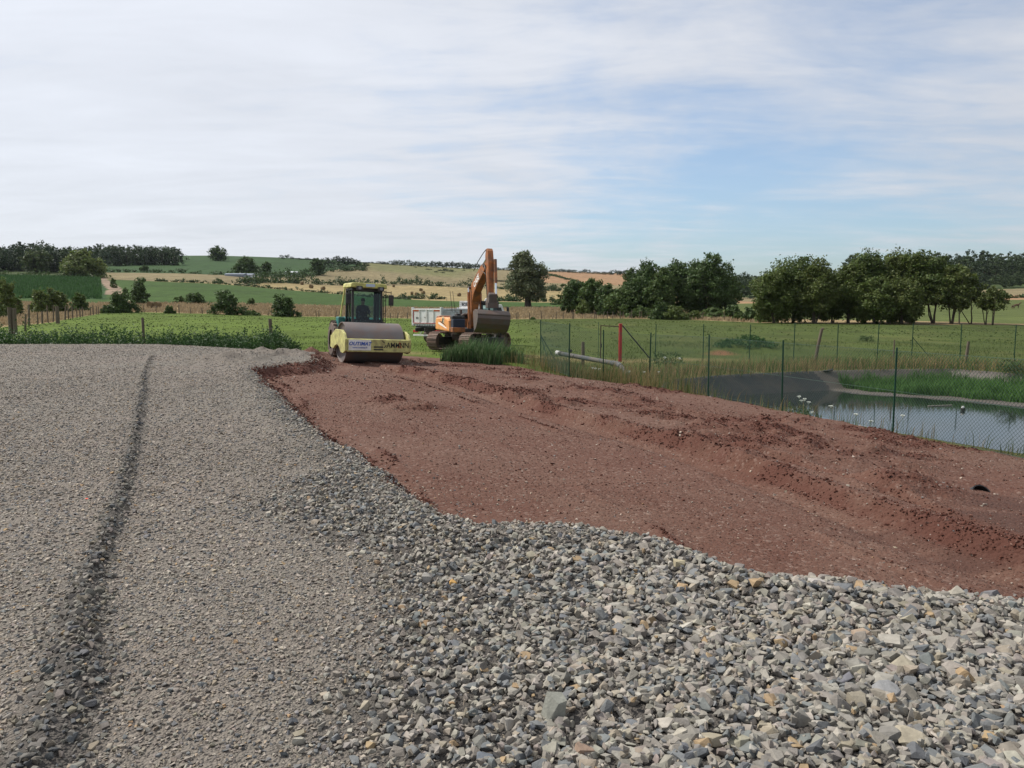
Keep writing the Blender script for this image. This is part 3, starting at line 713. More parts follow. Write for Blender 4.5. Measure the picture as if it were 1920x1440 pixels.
def tree_at(name, label, cat, px, top, wpx, y, seed, sink=.1, **kw):
    p = spot(px, y); H = at(px, top, y).z - p.z; W = wpx / FPX * y; p.z -= sink
    return make_tree(name, label, cat, p, H + sink, W, seed, **kw)

DG = (.042, .072, .024); MG = (.055, .088, .028); OG = (.075, .105, .032); GG = (.085, .11, .062)
# willow by the digger
tree_at('willow_tree', 'tall grey-green willow standing alone right of the orange digger', 'tree', 988, 470, 74, 205, 11, col=(.085, .105, .062), base=.10, shape='tall', n=13000, leaf=.55, stems=2, trad=.55, lobes=13, shell=.6, per=34)
# centre group
cg = [(1072, 524, 46, 172, 'bushy round tree at the left end of the middle grove'), (1108, 520, 52, 170, 'second bushy tree in the low left part of the middle grove'), (1140, 532, 44, 166, 'low tree joining the small trees to the tall grove'),
      (1168, 540, 58, 158, 'low rounded shrub tree in front of the grove gap'), (1206, 490, 76, 160, 'round topped tall tree at the left of the tall grove'), (1240, 500, 60, 156, 'slightly shorter tree between two tall grove trees'),
      (1270, 487, 74, 160, 'second tall tree of the middle grove'), (1300, 492, 60, 165, 'tree behind the two tallest grove trees'), (1328, 473, 88, 157, 'tallest tree of the middle grove with a ragged top'), (1360, 510, 52, 160, 'shorter tree at the right flank of the tallest grove tree'),
      (1185, 512, 60, 166, 'mid height tree filling the left slope of the grove')]
for i, (px, top, wp, y, lb) in enumerate(cg):
    tree_at('grove_tree', lb, 'tree', px, top, wp * 1.12, y, 40 + i, col=(DG, MG)[i % 2], base=.04, shape='round' if i not in (8, 6) else 'tall', n=5200 if wp < 60 else 8500, leaf=.5, lobes=12, stems=2, group='trees of the middle grove', per=30)
bushes = [(1238, 566, 44, 143, 'dark rounded bush at the grove foot by the fence'), (1266, 572, 50, 141, 'second dark bush at the grove foot beside its twin'), (1340, 577, 64, 148, 'broad bush under the tallest grove tree'), (1375, 572, 40, 146, 'bush closing the right foot of the grove'),
          (1300, 583, 30, 142, 'low bush at the fence below the grove'), (1205, 575, 60, 152, 'bush bank at the left foot of the grove'), (1410, 574, 44, 128, 'light green bush at the left foot of the right tree row'), (1432, 580, 36, 122, 'low olive bush under the right tree row'), (1385, 586, 30, 135, 'small bush in the gap between the groves'), (1133, 560, 40, 160, 'round bush before the small grove trees'), (1095, 562, 34, 165, 'bush under the left grove trees')]
for i, (px, top, wp, y, lb) in enumerate(bushes):
    tree_at('bush', lb, 'bush', px, top, wp, y, 70 + i, col=(DG, OG, MG)[i % 3], base=.0, shape='bush', n=2600, leaf=.42, lobes=8, trad=.08, part='foliage', group='bushes at the feet of the groves')
# right-hand row of alders
rg = [(1450, 500, 66, 116, 'rounded tree at the left end of the right tree row', 1), (1487, 478, 92, 118, 'full domed tree in the left clump of the right row', 1), (1528, 482, 58, 114, 'narrow crowned tree at the right edge of the left clump', 1),
      (1592, 490, 66, 116, 'tree just right of the gap in the right row', 1), (1622, 468, 74, 118, 'tall ragged tree left of centre in the right row', 1), (1668, 466, 80, 118, 'tall broad tree at the centre of the right row', 1), (1712, 464, 72, 116, 'tall tree with a sparse feathery top', 0),
      (1752, 478, 64, 114, 'airy olive tree right of the feathery one', 0), (1786, 492, 56, 112, 'thin open tree showing paired pale trunks', 0), (1640, 520, 60, 112, 'lower tree filling the middle of the right row', 1), (1560, 520, 44, 117, 'slim tree in the dip of the right row', 1), (1690, 520, 60, 111, 'lower tree in front of the tall broad one', 1)]
for i, (px, top, wp, y, lb, dense) in enumerate(rg):
    tree_at('alder_tree', lb, 'tree', px, top, wp * 1.25, y, 90 + i, col=((.060, .085, .024), (.052, .078, .024), (.066, .088, .027))[i % 3], base=.02 if dense else .22, shape='round', n=13000 if dense else 6500, leaf=.34, lobes=14, stems=3, trad=.14, group='trees of the right row', shell=.45, clump=.17, lean=.05)
sg = [(1822, 520, 46, 112, 'small sparse tree with leaning stems right of the row'), (1850, 545, 34, 110, 'leaning little tree with two crossed stems'), (1862, 540, 52, 108, 'small bushy tree at the far right end of the row'), (1800, 545, 34, 110, 'thin sapling with a tuft of leaves beside the row')]
for i, (px, top, wp, y, lb) in enumerate(sg):
    tree_at('small_tree', lb, 'tree', px, top, wp, y, 120 + i, col=(.058, .078, .024), base=.42, shape='round', n=1700, leaf=.3, lobes=8, stems=2, trad=.09, group='small trees at the right of the row', clump=.2, lean=.12)
# bushes in the dry grass, left
lb_ = [(228, 546, 60, 146, 'large dark round bush beside the dirt track foot', DG), (205, 572, 34, 140, 'low dark bush at the end of the wooden fence', DG), (263, 517, 36, 185, 'upright dark bush in the green field right of the track', DG), (424, 543, 72, 147, 'big dark bush on the left fence line', DG),
       (470, 583, 34, 147, 'low bramble patch right of the big fence bush', MG), (533, 550, 50, 146, 'spiky dark bush left of the yellow roller', DG), (318, 573, 22, 147, 'small bush at the tan grass left of the big one', MG), (366, 548, 42, 190, 'low wide bush in the middle of the green field', DG), (338, 554, 26, 192, 'low end of the wide field bush', MG),
       (471, 558, 22, 188, 'small bush alone in the green field', MG), (12, 520, 44, 110, 'light leafy bush at the left picture edge', OG), (-18, 540, 50, 105, 'bush cut by the left picture edge', OG), (78, 541, 44, 135, 'olive bush below the maize, left one', OG), (108, 539, 46, 138, 'olive bush below the maize, middle one', OG), (34, 552, 26, 118, 'low shrub next to the edge bush', OG), (150, 548, 38, 150, 'green shrub at the maize field corner', MG), (216, 520, 16, 260, 'small roadside bush on the track', MG), (238, 538, 20, 205, 'roadside shrub halfway up the track', MG),
       (1000, 595, 10, 148, 'tiny shrub in the pasture fence right of the digger', MG), (1065, 561, 24, 230, 'low hedge bush right of the willow', DG), (1045, 560, 30, 235, 'low hedge bush close to the willow trunk', DG)]
for i, (px, top, wp, y, lb, c_) in enumerate(lb_):
    tree_at('bush', lb, 'bush', px, top, wp, y, 140 + i, col=c_, base=.0, shape='bush', n=3200 if wp > 30 else 1200, leaf=.4 if wp > 30 else .32, lobes=9, trad=.09, part='foliage', group='bushes of the left fields')

# ---- far trees: a few crowns shared by many trees
M_LEAFF = M_LEAF
far_tmpl = []
for k in range(7):
    r_ = np.random.default_rng(500 + k); Lb = crown_lobes(r_, 1.0, 1.0 if k < 5 else .8, .04 if k < 5 else .2, 12, ['round', 'dome', 'round', 'tall', 'bush', 'round', 'tall'][k])
    V, F, C = foliage(Lb, 1900, .055, 600 + k, [(.034, .058, .024), (.040, .064, .024), (.034, .055, .028), (.045, .070, .027), (.038, .060, .026), (.036, .058, .024), (.05, .075, .03)][k], .15, 26)
    me1 = np_mesh('crown', V, F, C, M_LEAF); tr = trunk_mesh(r_, 1.0, .1, 1, .022, Lb[:5], 1).build('trunk', M_BARK)
    far_tmpl.append((me1.data, tr.data)); bpy.data.objects.remove(me1); bpy.data.objects.remove(tr)
def far_tree(px, top, wpx, y, k, label, group=None, name='tree', cat='tree', sink=.0, parts=True):
    p = spot(px, y); H = max(1.0, at(px, top, y).z - p.z + sink); W = wpx / FPX * y; p.z -= sink
    root = thing(name, label, cat, p, 0, group)
    root.rotation_euler = (0, 0, (px * 1.7) % 6.28)
    for me, nm in zip(far_tmpl[k % 7], ('crown', 'trunk')):
        if nm == 'trunk' and not parts: continue
        o = link(nm, me, None, root); o.scale = (W * 1.55, W * 1.55, H * 1.04)
    return root
rf = np.random.default_rng(21)
G_ = 'trees of the dark wood at the far left'
L_ = 'dark broadleaf tree packed in the wood at the far left'
def topline(pts, px): return float(np.interp(px, [q[0] for q in pts], [q[1] for q in pts]))
TL = [(-200, 452), (0, 457), (15, 460), (40, 455), (60, 452), (80, 456), (100, 457), (130, 463), (150, 461), (170, 463), (190, 462), (200, 458), (215, 456), (260, 458), (300, 460), (335, 460), (352, 470), (358, 486)]
for row, (y0, off) in enumerate([(430, 6), (460, 2), (500, 0)]):
    for px in np.arange(-160, 196, 21):
        p = px + rf.uniform(-6, 6) + row * 7; far_tree(p, topline(TL, p) + off + rf.uniform(-3, 6), rf.uniform(30, 44), y0 + rf.uniform(-10, 10), int(rf.integers(0, 5)), L_, G_, sink=2.5)
for row, (y0, off) in enumerate([(560, 5), (600, 2), (640, 0)]):
    for px in np.arange(200, 350, 15):
        p = px + rf.uniform(-4, 4); far_tree(p, topline(TL, p) + off + rf.uniform(-1, 4), rf.uniform(24, 32), y0 + rf.uniform(-8, 8), int(rf.integers(0, 5)), 'dark tree in the tight wood on the green hill shoulder', 'trees of the wood on the hill shoulder', sink=4)
tree_at('round_tree', 'pale green rounded tree in front of the dark left wood', 'tree', 160, 470, 76, 345, 205, col=(.085, .115, .036), base=.02, shape='dome', n=6500, leaf=1.0, trad=.3, lobes=12)
tree_at('round_tree', 'second paler tree between the rounded tree and the wood edge', 'tree', 73, 470, 50, 400, 207, col=(.05, .072, .03), base=.02, shape='round', n=3500, leaf=1.1, trad=.3)
for px, top, wp, y, lb in [(413, 463, 36, 640, 'lone round tree on the green hill crest'), (465, 482, 44, 470, 'wide dark tree above the grey sheds'), (503, 490, 16, 480, 'small oval tree on the green hill right of the wide one'), (598, 484, 24, 545, 'dark tree on the hill by the ridge cluster'), (275, 499, 14, 470, 'small dark bush at the green hill foot')]:
    tree_at('hill_tree', lb, 'tree', px, top, wp * 1.15, y, 220 + int(px), col=DG, base=.06, shape='dome' if wp > 30 else 'round', n=3500, leaf=1.0, trad=.3, lobes=12, sq=.8)
# ridge trees
def line_trees(a, b, top, w, y, step, label, group, k=None, jit=2.5, sink=0):
    px = a
    while px <= b:
        t = topline(top, px) if isinstance(top, list) else top
        far_tree(px, t + rf.uniform(-jit * .5, jit), rf.uniform(w * .8, w * 1.25), y * rf.uniform(.985, 1.015), int(rf.integers(0, 5)) if k is None else k, label, group, sink=sink, parts=False)
        px += step * rf.uniform(.75, 1.25)
line_trees(532, 590, [(532, 479), (545, 477), (560, 482), (590, 484)], 9, 790, 9, 'tiny tree on the crest right of the green hill', 'trees on the green hill crest')
line_trees(612, 690, [(612, 483), (640, 480), (665, 484), (690, 492)], 17, 690, 9, 'tree in the cluster on the ridge above the roller', 'cluster on the ridge above the roller')
line_trees(600, 690, [(600, 497), (690, 497)], 14, 640, 11, 'low tree at the foot of the ridge cluster', 'low trees below the ridge cluster')
line_trees(688, 952, [(688, 492), (760, 487), (800, 490), (850, 491), (890, 493), (930, 499), (952, 503)], 13, 850, 8, 'small dark tree in the long line on the ridge behind the digger', 'tree line on the ridge behind the digger')
line_trees(1032, 1080, [(1032, 505), (1045, 503), (1080, 505)], 11, 860, 8, 'tree of the first short ridge line right of the willow', 'first short ridge line')
line_trees(1088, 1108, 505, 10, 870, 7, 'tree of the second short ridge line right of the willow', 'second short ridge line')
line_trees(1114, 1146, 509, 10, 870, 7, 'tree of the third short ridge line right of the willow', 'third short ridge line')
line_trees(1150, 1192, [(1150, 505), (1165, 506), (1192, 508)], 13, 870, 8, 'tree on the ridge beside the middle grove', 'ridge trees beside the middle grove')
# hollow in the hillside
for px, top, wp, y in [(805, 504, 12, 740), (826, 505, 10, 720), (836, 503, 14, 720), (846, 505, 12, 715), (818, 514, 9, 690), (831, 518, 9, 680), (870, 509, 7, 760), (781, 503, 6, 780), (935, 529, 20, 600), (950, 529, 16, 600)]:
    far_tree(px, top, wp, y, int(px) % 5, 'scrubby bush in the grassy hollow of the tan hillside', 'scrub in the hillside hollow', 'bush', 'bush', parts=False)
# far wood in the gap and right forest
for px, top, wp, y in [(1372, 515, 34, 420), (1395, 519, 30, 410), (1414, 524, 26, 405), (1432, 512, 34, 440), (1400, 512, 30, 460), (1384, 512, 24, 470), (1550, 505, 30, 430), (1566, 508, 30, 430)]:
    far_tree(px, top, wp * 1.1, y, int(px) % 5, 'bluish dark tree seen through the gap between the groves', 'far wood in the gap', parts=False)
TR = [(1700, 478), (1740, 475), (1785, 476), (1800, 471), (1830, 469), (1860, 474), (1885, 470), (1920, 473), (2200, 470)]
for row, (y0, off) in enumerate([(520, 14), (560, 7), (610, 0)]):
    for px in np.arange(1590, 2150, 25):
        p = px + rf.uniform(-6, 6); far_tree(p, topline(TR, p) + off + rf.uniform(-1, 4), rf.uniform(32, 46), y0 + rf.uniform(-8, 8), [0, 1, 6, 3, 1, 6][int(rf.integers(0, 6))], 'rounded tree of the forest on the right horizon', 'forest on the right horizon')
for px in np.arange(1740, 2150, 20):
    p = px + rf.uniform(-5, 5); far_tree(p, 512 + rf.uniform(-3, 5), rf.uniform(22, 32), 450 + rf.uniform(-8, 8), [6, 3, 4][int(rf.integers(0, 3))], 'light green shrub on the slope below the right forest', 'shrubs below the right forest', 'bush', 'bush', parts=False)
far_tree(1912, 559, 20, 300, 4, 'dark hedge bush at the right edge behind the horses', None, 'bush', 'bush', parts=False)

# ---- hedges
def hedge(label, pts, h, wd, seed, col=DG, leaf=.7, dens=9):
    """pts: (px, y) pairs"""
    r = np.random.default_rng(seed); P = [spot(px, y) for px, y in pts]; lob = []
    for a, b in zip(P[:-1], P[1:]):
        L = (b - a).length; n = max(2, int(L / (wd * .7)))
        for i in range(n):
            q = a.lerp(b, i / n); hh = h * r.uniform(.55, 1.25) * (1 + .3 * math.sin(i * .9 + seed)); q.z = gz(q.x, q.y)
            lob.append((q.x + r.normal(0, .3), q.y + r.normal(0, .3), q.z + hh * .4, wd * r.uniform(.5, .8), wd * r.uniform(.4, .6), hh * .6))
    o = P[0]; lob = [(a - o.x, b - o.y, c - o.z, d, e, f) for a, b, c, d, e, f in lob]
    V, F, C = foliage(lob, len(lob) * dens * 9, leaf, seed, tuple(c * 1.1 for c in col), .3, 20, shell=.3)
    ob = np_mesh('hedge', V, F, C, M_LEAF); ob.location = o
    return tag(ob, label, 'hedge')
hedge('long dark hedge across the far fields behind the roller', [(462, 348), (500, 385), (560, 420), (620, 445), (700, 490), (760, 525), (800, 530)], 4.2, 5, 301, leaf=1.1)
hedge('dark hedge running behind the digger to the willow', [(756, 520), (800, 523), (860, 526), (900, 525), (960, 523), (1010, 523), (1050, 523)], 4.0, 5, 302, leaf=1.1)
hedge('short dark hedge under the long one at left', [(412, 338), (438, 340)], 2.2, 3, 303, leaf=.8)
hedge('thin hedge line on the upper edge of the green field', [(300, 332), (370, 332), (440, 331), (500, 331), (560, 331), (600, 331), (650, 324), (720, 319)], 1.3, 2.2, 304, leaf=.55, dens=7)
hedge('hedge along the foot of the green hill', [(210, 442), (300, 436), (370, 434), (420, 434)], 2.0, 4, 305, leaf=.9, dens=5)
hedge('hedge behind the grey sheds on the hill', [(418, 440), (460, 445), (520, 470), (560, 500), (610, 560)], 4.2, 5, 306, leaf=1.1)
hedge('dark scrub hedge climbing to the ridge cluster', [(575, 560), (620, 585), (690, 640)], 5, 6, 307, leaf=1.2)
hedge('broken line of bushes in the stubble right of the roller', [(752, 318), (775, 335), (800, 340), (842, 345)], 1.8, 2.6, 308, leaf=.7)
hedge('low bushes right of the digger arm before the willow', [(925, 330), (960, 300), (1035, 295), (1068, 290)], 1.8, 2.4, 309, leaf=.7)
hedge('ditch bushes between the roller and the pale strip', [(705, 318), (745, 305), (770, 300)], 1.1, 2, 310, leaf=.5)
hedge('dark hedge line under the willow and right of it', [(990, 520), (1060, 515)], 3.0, 4, 311, leaf=1.0)
hedge('bushy bank above the maize field', [(-60, 345), (40, 340), (100, 338), (165, 336), (180, 334)], 3.2, 4.5, 312, col=MG, leaf=.9)
hedge('thin field boundary crossing the pink hillside', [(1010, 800), (1045, 700), (1095, 600)], 1.5, 4, 313, leaf=1.0, dens=4)
hedge('hedge at the foot of the right hill behind the trees', [(1480, 335), (1600, 335), (1760, 300), (1850, 290), (1960, 300)], 1.6, 3, 314, leaf=.7)

# ---- grass and weeds
def blades(name, x, y, h, w, cols, label, seed, lean=.35, cat='grass', z=None):
    r = np.random.default_rng(seed); n = len(x)
    z = ground(x, y) if z is None else z
    a = r.uniform(0, 2 * np.pi, n); dx, dy = np.cos(a) * w / 2, np.sin(a) * w / 2
    la = r.uniform(0, 2 * np.pi, n); ll = h * r.uniform(.05, lean, n); lx, ly = np.cos(la) * ll + h * .08, np.sin(la) * ll
    A = np.stack([x - dx, y - dy, z - .03], -1); B = np.stack([x + dx, y + dy, z - .03], -1)
    C = np.stack([x + lx * .35 + dx * .6, y + ly * .35 + dy * .6, z + h * .58], -1); D = np.stack([x + lx * .35 - dx * .6, y + ly * .35 - dy * .6, z + h * .58], -1)
    E = np.stack([x + lx, y + ly, z + h * (1 - .25 * (ll / h) ** 2)], -1)
    V = np.stack([A, B, C, D, E], 1).reshape(-1, 3); i = np.arange(n)[:, None] * 5
    F = np.concatenate([i + np.array([[0, 1, 2]]), i + np.array([[0, 2, 3]]), i + np.array([[3, 2, 4]])])
    return tag(np_mesh(name, V, F, np.repeat(cols, 5, axis=0), M_GRASS), label, cat, kind='stuff')
def bcols(n, r, A, B, p, v=.2):
    m = (r.uniform(0, 1, n) < p)[:, None]; return np.where(m, np.array(A), np.array(B)) * r.uniform(1 - v, 1 + v, (n, 1))
r = np.random.default_rng(31)
GR1, GR2, STRAW, STRAW2 = (.065, .115, .028), (.095, .14, .035), (.30, .235, .12), (.20, .17, .075)
# pasture tufts
x, y = scatter_pts(32, 62, -.5, .95, 16, r); _, pd, rd, qd = ground(x, y, True)
pat = fbm(x * .35, y * .22, 81, 3); keep = (pd < -3.0) & (rd < -1) & (qd < -.3) & (r.uniform(0, 1, len(x)) < .5 + pat); x, y = x[keep], y[keep]
h = r.uniform(.05, .14, len(x)) * (1 + .8 * np.clip(fbm(x * .35, y * .22, 81, 3), 0, 1)); blades('pasture_grass', x, y, h, np.full(len(x), .035), bcols(len(x), r, (.07, .105, .03), (.10, .12, .04), .6, .15), 'grass tufts of the nearer pasture', 1)
x, y = scatter_pts(62, 145, -.75, .95, 1.5, r); k_ = r.uniform(0, 1, len(x)) < .45 + fbm(x * .2, y * .1, 82, 3); x, y = x[k_], y[k_]
k_ = y < np.interp(x / y * FPX + 960, [0, 100, 170, 205, 1150, 1420, 1900], [72, 86, 118, 148, 148, 116, 106]); x, y = x[k_], y[k_]
blades('meadow_grass', x, y, r.uniform(.04, .12, len(x)), np.full(len(x), .20), bcols(len(x), r, (.075, .105, .032), (.11, .125, .048), .65, .12), 'rough grass tufts of the farther pasture', 2)
# dry grass strip
x, y = scatter_pts(72, 196, -.8, .4, 3.6, r); px = x / y * FPX + 960
k_ = (y > np.interp(px, [-400, 0, 100, 170, 205, 1150, 1290, 1420, 1600], [71, 75, 89, 121, 151, 151, 141, 119, 113])) & (y < np.interp(px, [-400, 160, 640, 1000, 1300, 1500], [195, 188, 198, 198, 183, 142])) & (px > -150) & (px < 1420)
x, y = x[k_], y[k_]; blades('dry_grass', x, y, r.uniform(.2, .65, len(x)), np.full(len(x), .30), bcols(len(x), r, (.31, .245, .15), (.27, .205, .12), .6, .10), 'tall dry tan grass behind the wooden fence', 3)
x, y = scatter_pts(206, 332, -.80, -.50, 1.6, r); px = x / y * FPX + 960; k_ = (px < 196) & (px > -120); x, y = x[k_], y[k_]
blades('maize_crop', x, y, r.uniform(.8, 1.6, len(x)), np.full(len(x), .45), bcols(len(x), r, (.045, .095, .032), (.06, .12, .045), .6, .15), 'standing maize crop on the left slope', 33, cat='crop')
# rank grass by the fences
x, y = scatter_pts(13, 39, -.02, .95, 150, r); zz, pd, rd, qd = ground(x, y, True)
nearside = (rd < -.15) & (rd > -2.6) & (qd < .5)
w_ = np.where(y > 24.5, 1.0, .18 + .35 * (vnoise(x * .7, y * .7, 83) > .6)) * (.35 + .9 * vnoise(x * .8, y * .8, 84)) * sstep(-2.7, -1.7, rd + 0 * x) * np.where(x < 1.2, .4, 1)
k_ = nearside & (r.uniform(0, 1, len(x)) < w_); x1, y1 = x[k_], y[k_]; n = len(x1)
hh = r.uniform(.22, .85, n) * np.where(y1 > 24, 1.0, .6); blades('fence_grass', x1, y1, hh, np.full(n, .016), bcols(n, r, (.24, .18, .085), (.085, .115, .035), .5, .25), 'tall seeding grass between red earth and near mesh fence', 4, lean=.5)
x, y = scatter_pts(28, 44, .10, .95, 110, r); zz, pd, rd, qd = ground(x, y, True)
k_ = (qd < .1) & (qd > -4.2) & (rd < -1.5) & (r.uniform(0, 1, len(x)) < sstep(-4.3, -1.2, qd) * (.3 + .9 * vnoise(x * .6, y * .6, 85))); x1, y1 = x[k_], y[k_]; n = len(x1)
tanp = np.clip(.30 + .5 * vnoise(x1 * .35, y1 * .35, 86), 0, 1)
c1 = np.where((r.uniform(0, 1, n) < tanp)[:, None], np.array((.25, .18, .09)), np.array(GR1)) * r.uniform(.75, 1.2, (n, 1)); blades('bank_grass', x1, y1, r.uniform(.2, .68, n), np.full(n, .024), c1, 'long dry and green grass on the far pond bank', 5, lean=.5)
# green reeds on the shelf
x, y = scatter_pts(26, 38, .3, 1.0, 420, r); _, pd, rd, qd = ground(x, y, True); sh = poly_sd(x, y, SHELF)
k_ = (sh > .28 + .45 * vnoise(x * 1.1, y * 1.1, 87)) & (qd > .45) & (r.uniform(0, 1, len(x)) < .9); x1, y1 = x[k_], y[k_]; n = len(x1)
cl_ = vnoise(x1 * 1.3, y1 * 1.3, 88); blades('reed_bed', x1, y1, (.25 + .5 * cl_) * r.uniform(.6, 1.1, n), np.full(n, .035), bcols(n, r, (.060, .135, .030), (.085, .16, .045), .6, .2), 'lush green reeds growing on the muddy pond shelf', 6, lean=.6, cat='reeds')
# weeds behind the platform, leafy
def weed_mass(name, label, keepf, x0, x1, y0, y1, dens, hf, leaf, col, seed, bl=6, bw=.02, sparse=.4):
    r = np.random.default_rng(seed); n = int((x1 - x0) * (y1 - y0) * dens); x = r.uniform(x0, x1, n); y = r.uniform(y0, y1, n)
    k = keepf(x, y, r); x, y = x[k], y[k]; z = ground(x, y); h = hf(x, y) * (.55 + .6 * vnoise(x * 1.1, y * 1.1, seed)) * r.uniform(.75, 1.1, len(x))
    m = 9; X = np.repeat(x, m); Y = np.repeat(y, m); Z = np.repeat(z, m); Hh = np.repeat(h, m); nn = len(X)
    u = r.uniform(.12, 1, nn) ** .8; c = np.stack([X + r.normal(0, .10, nn) * (1.2 - u), Y + r.normal(0, .10, nn) * (1.2 - u), Z + Hh * u], -1)
    out = r.normal(size=(nn, 3)); out /= np.linalg.norm(out, axis=1)[:, None]
    V = leaf_arrays(c, leaf * r.uniform(.6, 1.4, nn) * (1.25 - .6 * u), out, r, .5)
    cc = np.array(col)[None] * np.repeat(r.uniform(.7, 1.25, (len(x), 1)), m, axis=0) * r.uniform(.85, 1.15, (nn, 1))
    return tag(np_mesh(name, V.reshape(-1, 3), np.arange(nn * 4).reshape(-1, 4), np.repeat(cc, 4, axis=0), M_LEAF), label, 'weeds', kind='stuff')
def kp(x, y, r):
    _, pd, rd, qd = ground(x, y, True)
    dep = np.interp(x, [-30, -14, -9, -7], [3.2, 3.0, 2.2, .8]); return (pd < -.25) & (pd > -dep) & (y > 26.5) & (x < -6.9) & (rd < .4)
weed_mass('nettle_bank', 'dense dark green nettles and weeds behind the gravel platform', kp, -34, -6.5, 26, 39, 75, lambda x, y: np.interp(x, [-30, -20, -15, -10, -7], [1.5, 1.38, 1.28, 1.1, .55]), .11, (.038, .082, .024), 401)
def kp2(x, y, r):
    return (((x + 1.25) / 1.75) ** 2 + ((y - 32.6) / .9) ** 2) < 1 + 1.1 * fbm(x * 2, y * 2, 9, 3) - .25 * r.uniform(0, 1, len(x))
rr_ = np.random.default_rng(12); n = 15000; x = rr_.uniform(-4.2, 1.6, n); y = rr_.uniform(30.8, 34.6, n); k_ = kp2(x, y, rr_); x, y = x[k_], y[k_]
blades('tall_weeds', x, y, rr_.uniform(.3, 1.05, len(x)) * (.35 + 1.1 * vnoise(x * 5, y * 5, 15)) * (1 - .45 * ((x + 1.25) / 1.8) ** 2), np.full(len(x), .045), bcols(len(x), rr_, (.065, .125, .045), (.12, .17, .08), .6, .3), 'clump of tall dark weeds in front of the digger tracks', 13, lean=.6, cat='weeds')
def kp3(x, y, r):
    c = on_plane(1405, 657, -1.22); return (((x - c[0]) / 2.3) ** 2 + ((y - c[1]) / 1.7) ** 2 < 1) & (r.uniform(0, 1, len(x)) < .9)
weed_mass('mound_weeds', 'dark green weeds covering the earth mound in the pasture', kp3, 8, 17, 41, 54, 30, lambda x, y: .38 + 0 * x, .14, (.045, .10, .028), 402)
# loose bushy weeds along the near fence and pond
for i, (px, row, dia, h, lb) in enumerate([(1500, 765, 1.3, .85, 'leggy green weed bush in front of the pond by the fence'), (1440, 745, .8, .7, 'small olive weed clump beside the pond corner'), (1625, 640, 1.4, .5, 'low dark bramble on the far pond bank'), (1905, 700, 1.6, .6, 'broad leaved plant at the right end of the far bank'), (1250, 690, 1.6, .8, 'grassy green bush behind the near fence')]):
    x_, y_ = on_plane(px, row, -1.2); r0 = np.random.default_rng(450 + i); p = Vector((x_, y_, gz(x_, y_)))
    V, F, C = foliage([(0, 0, h * .4, dia * .4, dia * .4, h * .5), (dia * .2, .1, h * .55, dia * .25, dia * .25, h * .35), (-dia * .2, 0, h * .6, dia * .22, dia * .25, h * .4)], 700, .085, 460 + i, (.065, .10, .032), .22, 12)
    V[:, 2] = np.maximum(V[:, 2], .0)
    root = thing('weed_clump', lb, 'weeds', p); np_mesh('foliage', V, F, C, M_LEAF, root)
    mb = MB()
    for j in range(9): mb.tube([(r0.normal(0, .05), r0.normal(0, .05), -.05), (r0.normal(0, .15), r0.normal(0, .15), h * .5), (r0.normal(0, dia * .22), r0.normal(0, dia * .22), h * r0.uniform(.8, 1.2))], [.008, .006, .003], 4)
    mb.build('stems', simple('weed_stem', (.10, .12, .05), .8), root)
# white umbels
M_STEM = simple('flower_stem', (.08, .13, .05), .8); M_UMB = simple('white_petals', (.72, .74, .66), .8, var=.1)
def umbel(p, h, rad, lab):
    root = thing('wild_carrot', lab, 'flower', p, 0, 'white flowering wild carrots by the fence'); r0 = np.random.default_rng(int(p.x * 100) % 9999)
    a = Vector((r0.normal(0, .06), r0.normal(0, .06), h)); MB().tube([(0, 0, -.05), (a.x * .3, a.y * .3, h * .5), a], [.007, .006, .004], 5).build('stem', M_STEM, root)
    mb = MB()
    for k in range(22):
        q = math.sqrt(r0.uniform(0, 1)) * rad; t = r0.uniform(0, 6.28); c = a + Vector((math.cos(t) * q, math.sin(t) * q, .03 - q * q / rad * .3))
        mb.disc_cyl(c, rad * .2, .012, 6, 'z'); mb.bar(a - Vector((0, 0, .05)), c, .003, n=3)
    mb.build('flower_head', M_UMB, root); return root
UL = 'white flat flower head on a thin stem by the pond fence'
for i, (px, row, h) in enumerate([(1483, 768, .45), (1497, 745, .75), (1507, 752, .7), (1512, 749, .85), (1520, 755, .7), (1527, 775, .4), (1563, 762, .8), (1697, 780, .7), (1115, 700, .5), (1122, 703, .45), (1180, 698, .6), (1208, 702, .6), (1232, 700, .5), (1246, 671, .5), (1272, 672, .5), (1113, 690, .7), (1602, 778, .8), (1630, 790, .7)]):
    y_ = {True: 21.5, False: 29}[px > 1400]; p = at(px, row, y_); g = gz(p.x, p.y); hh = max(.35, p.z - g); umbel(Vector((p.x, p.y, g)), hh, .06, UL)
# ================================================================== MACHINES
M_YEL = simple('yellow_paint', (.58, .56, .17), .45, var=.08, dirt=(.12, .085, .04), dirt_amt=.30, dirt_scale=2.2)
M_YELW = simple('worn_yellow_paint', (.54, .52, .19), .6, var=.10, dirt=(.16, .115, .065), dirt_amt=.34, dirt_scale=4.5)
M_DRUM = simple('drum_steel', (.165, .155, .155), .5, metal=.35, var=.2, vs=1.5, dirt=(.20, .13, .10), dirt_amt=.35, dirt_scale=1.2)
M_BLK = simple('black_paint', (.018, .019, .02), .5, var=.3, dirt=(.10, .08, .065), dirt_amt=.2)
M_TYRE = simple('tyre_rubber', (.035, .034, .034), .9, var=.3, dirt=(.17, .12, .095), dirt_amt=.45, dirt_scale=3)
M_TEAL = simple('teal_paint', (.01, .16, .145), .45, var=.15, dirt=(.1, .08, .06), dirt_amt=.2)
M_RIM = simple('rim_paint', (.45, .43, .36), .6, dirt=(.2, .13, .1), dirt_amt=.45)
M_WHITE = simple('white_paint', (.72, .72, .70), .45, var=.04, dirt=(.35, .28, .22), dirt_amt=.22, dirt_scale=2)
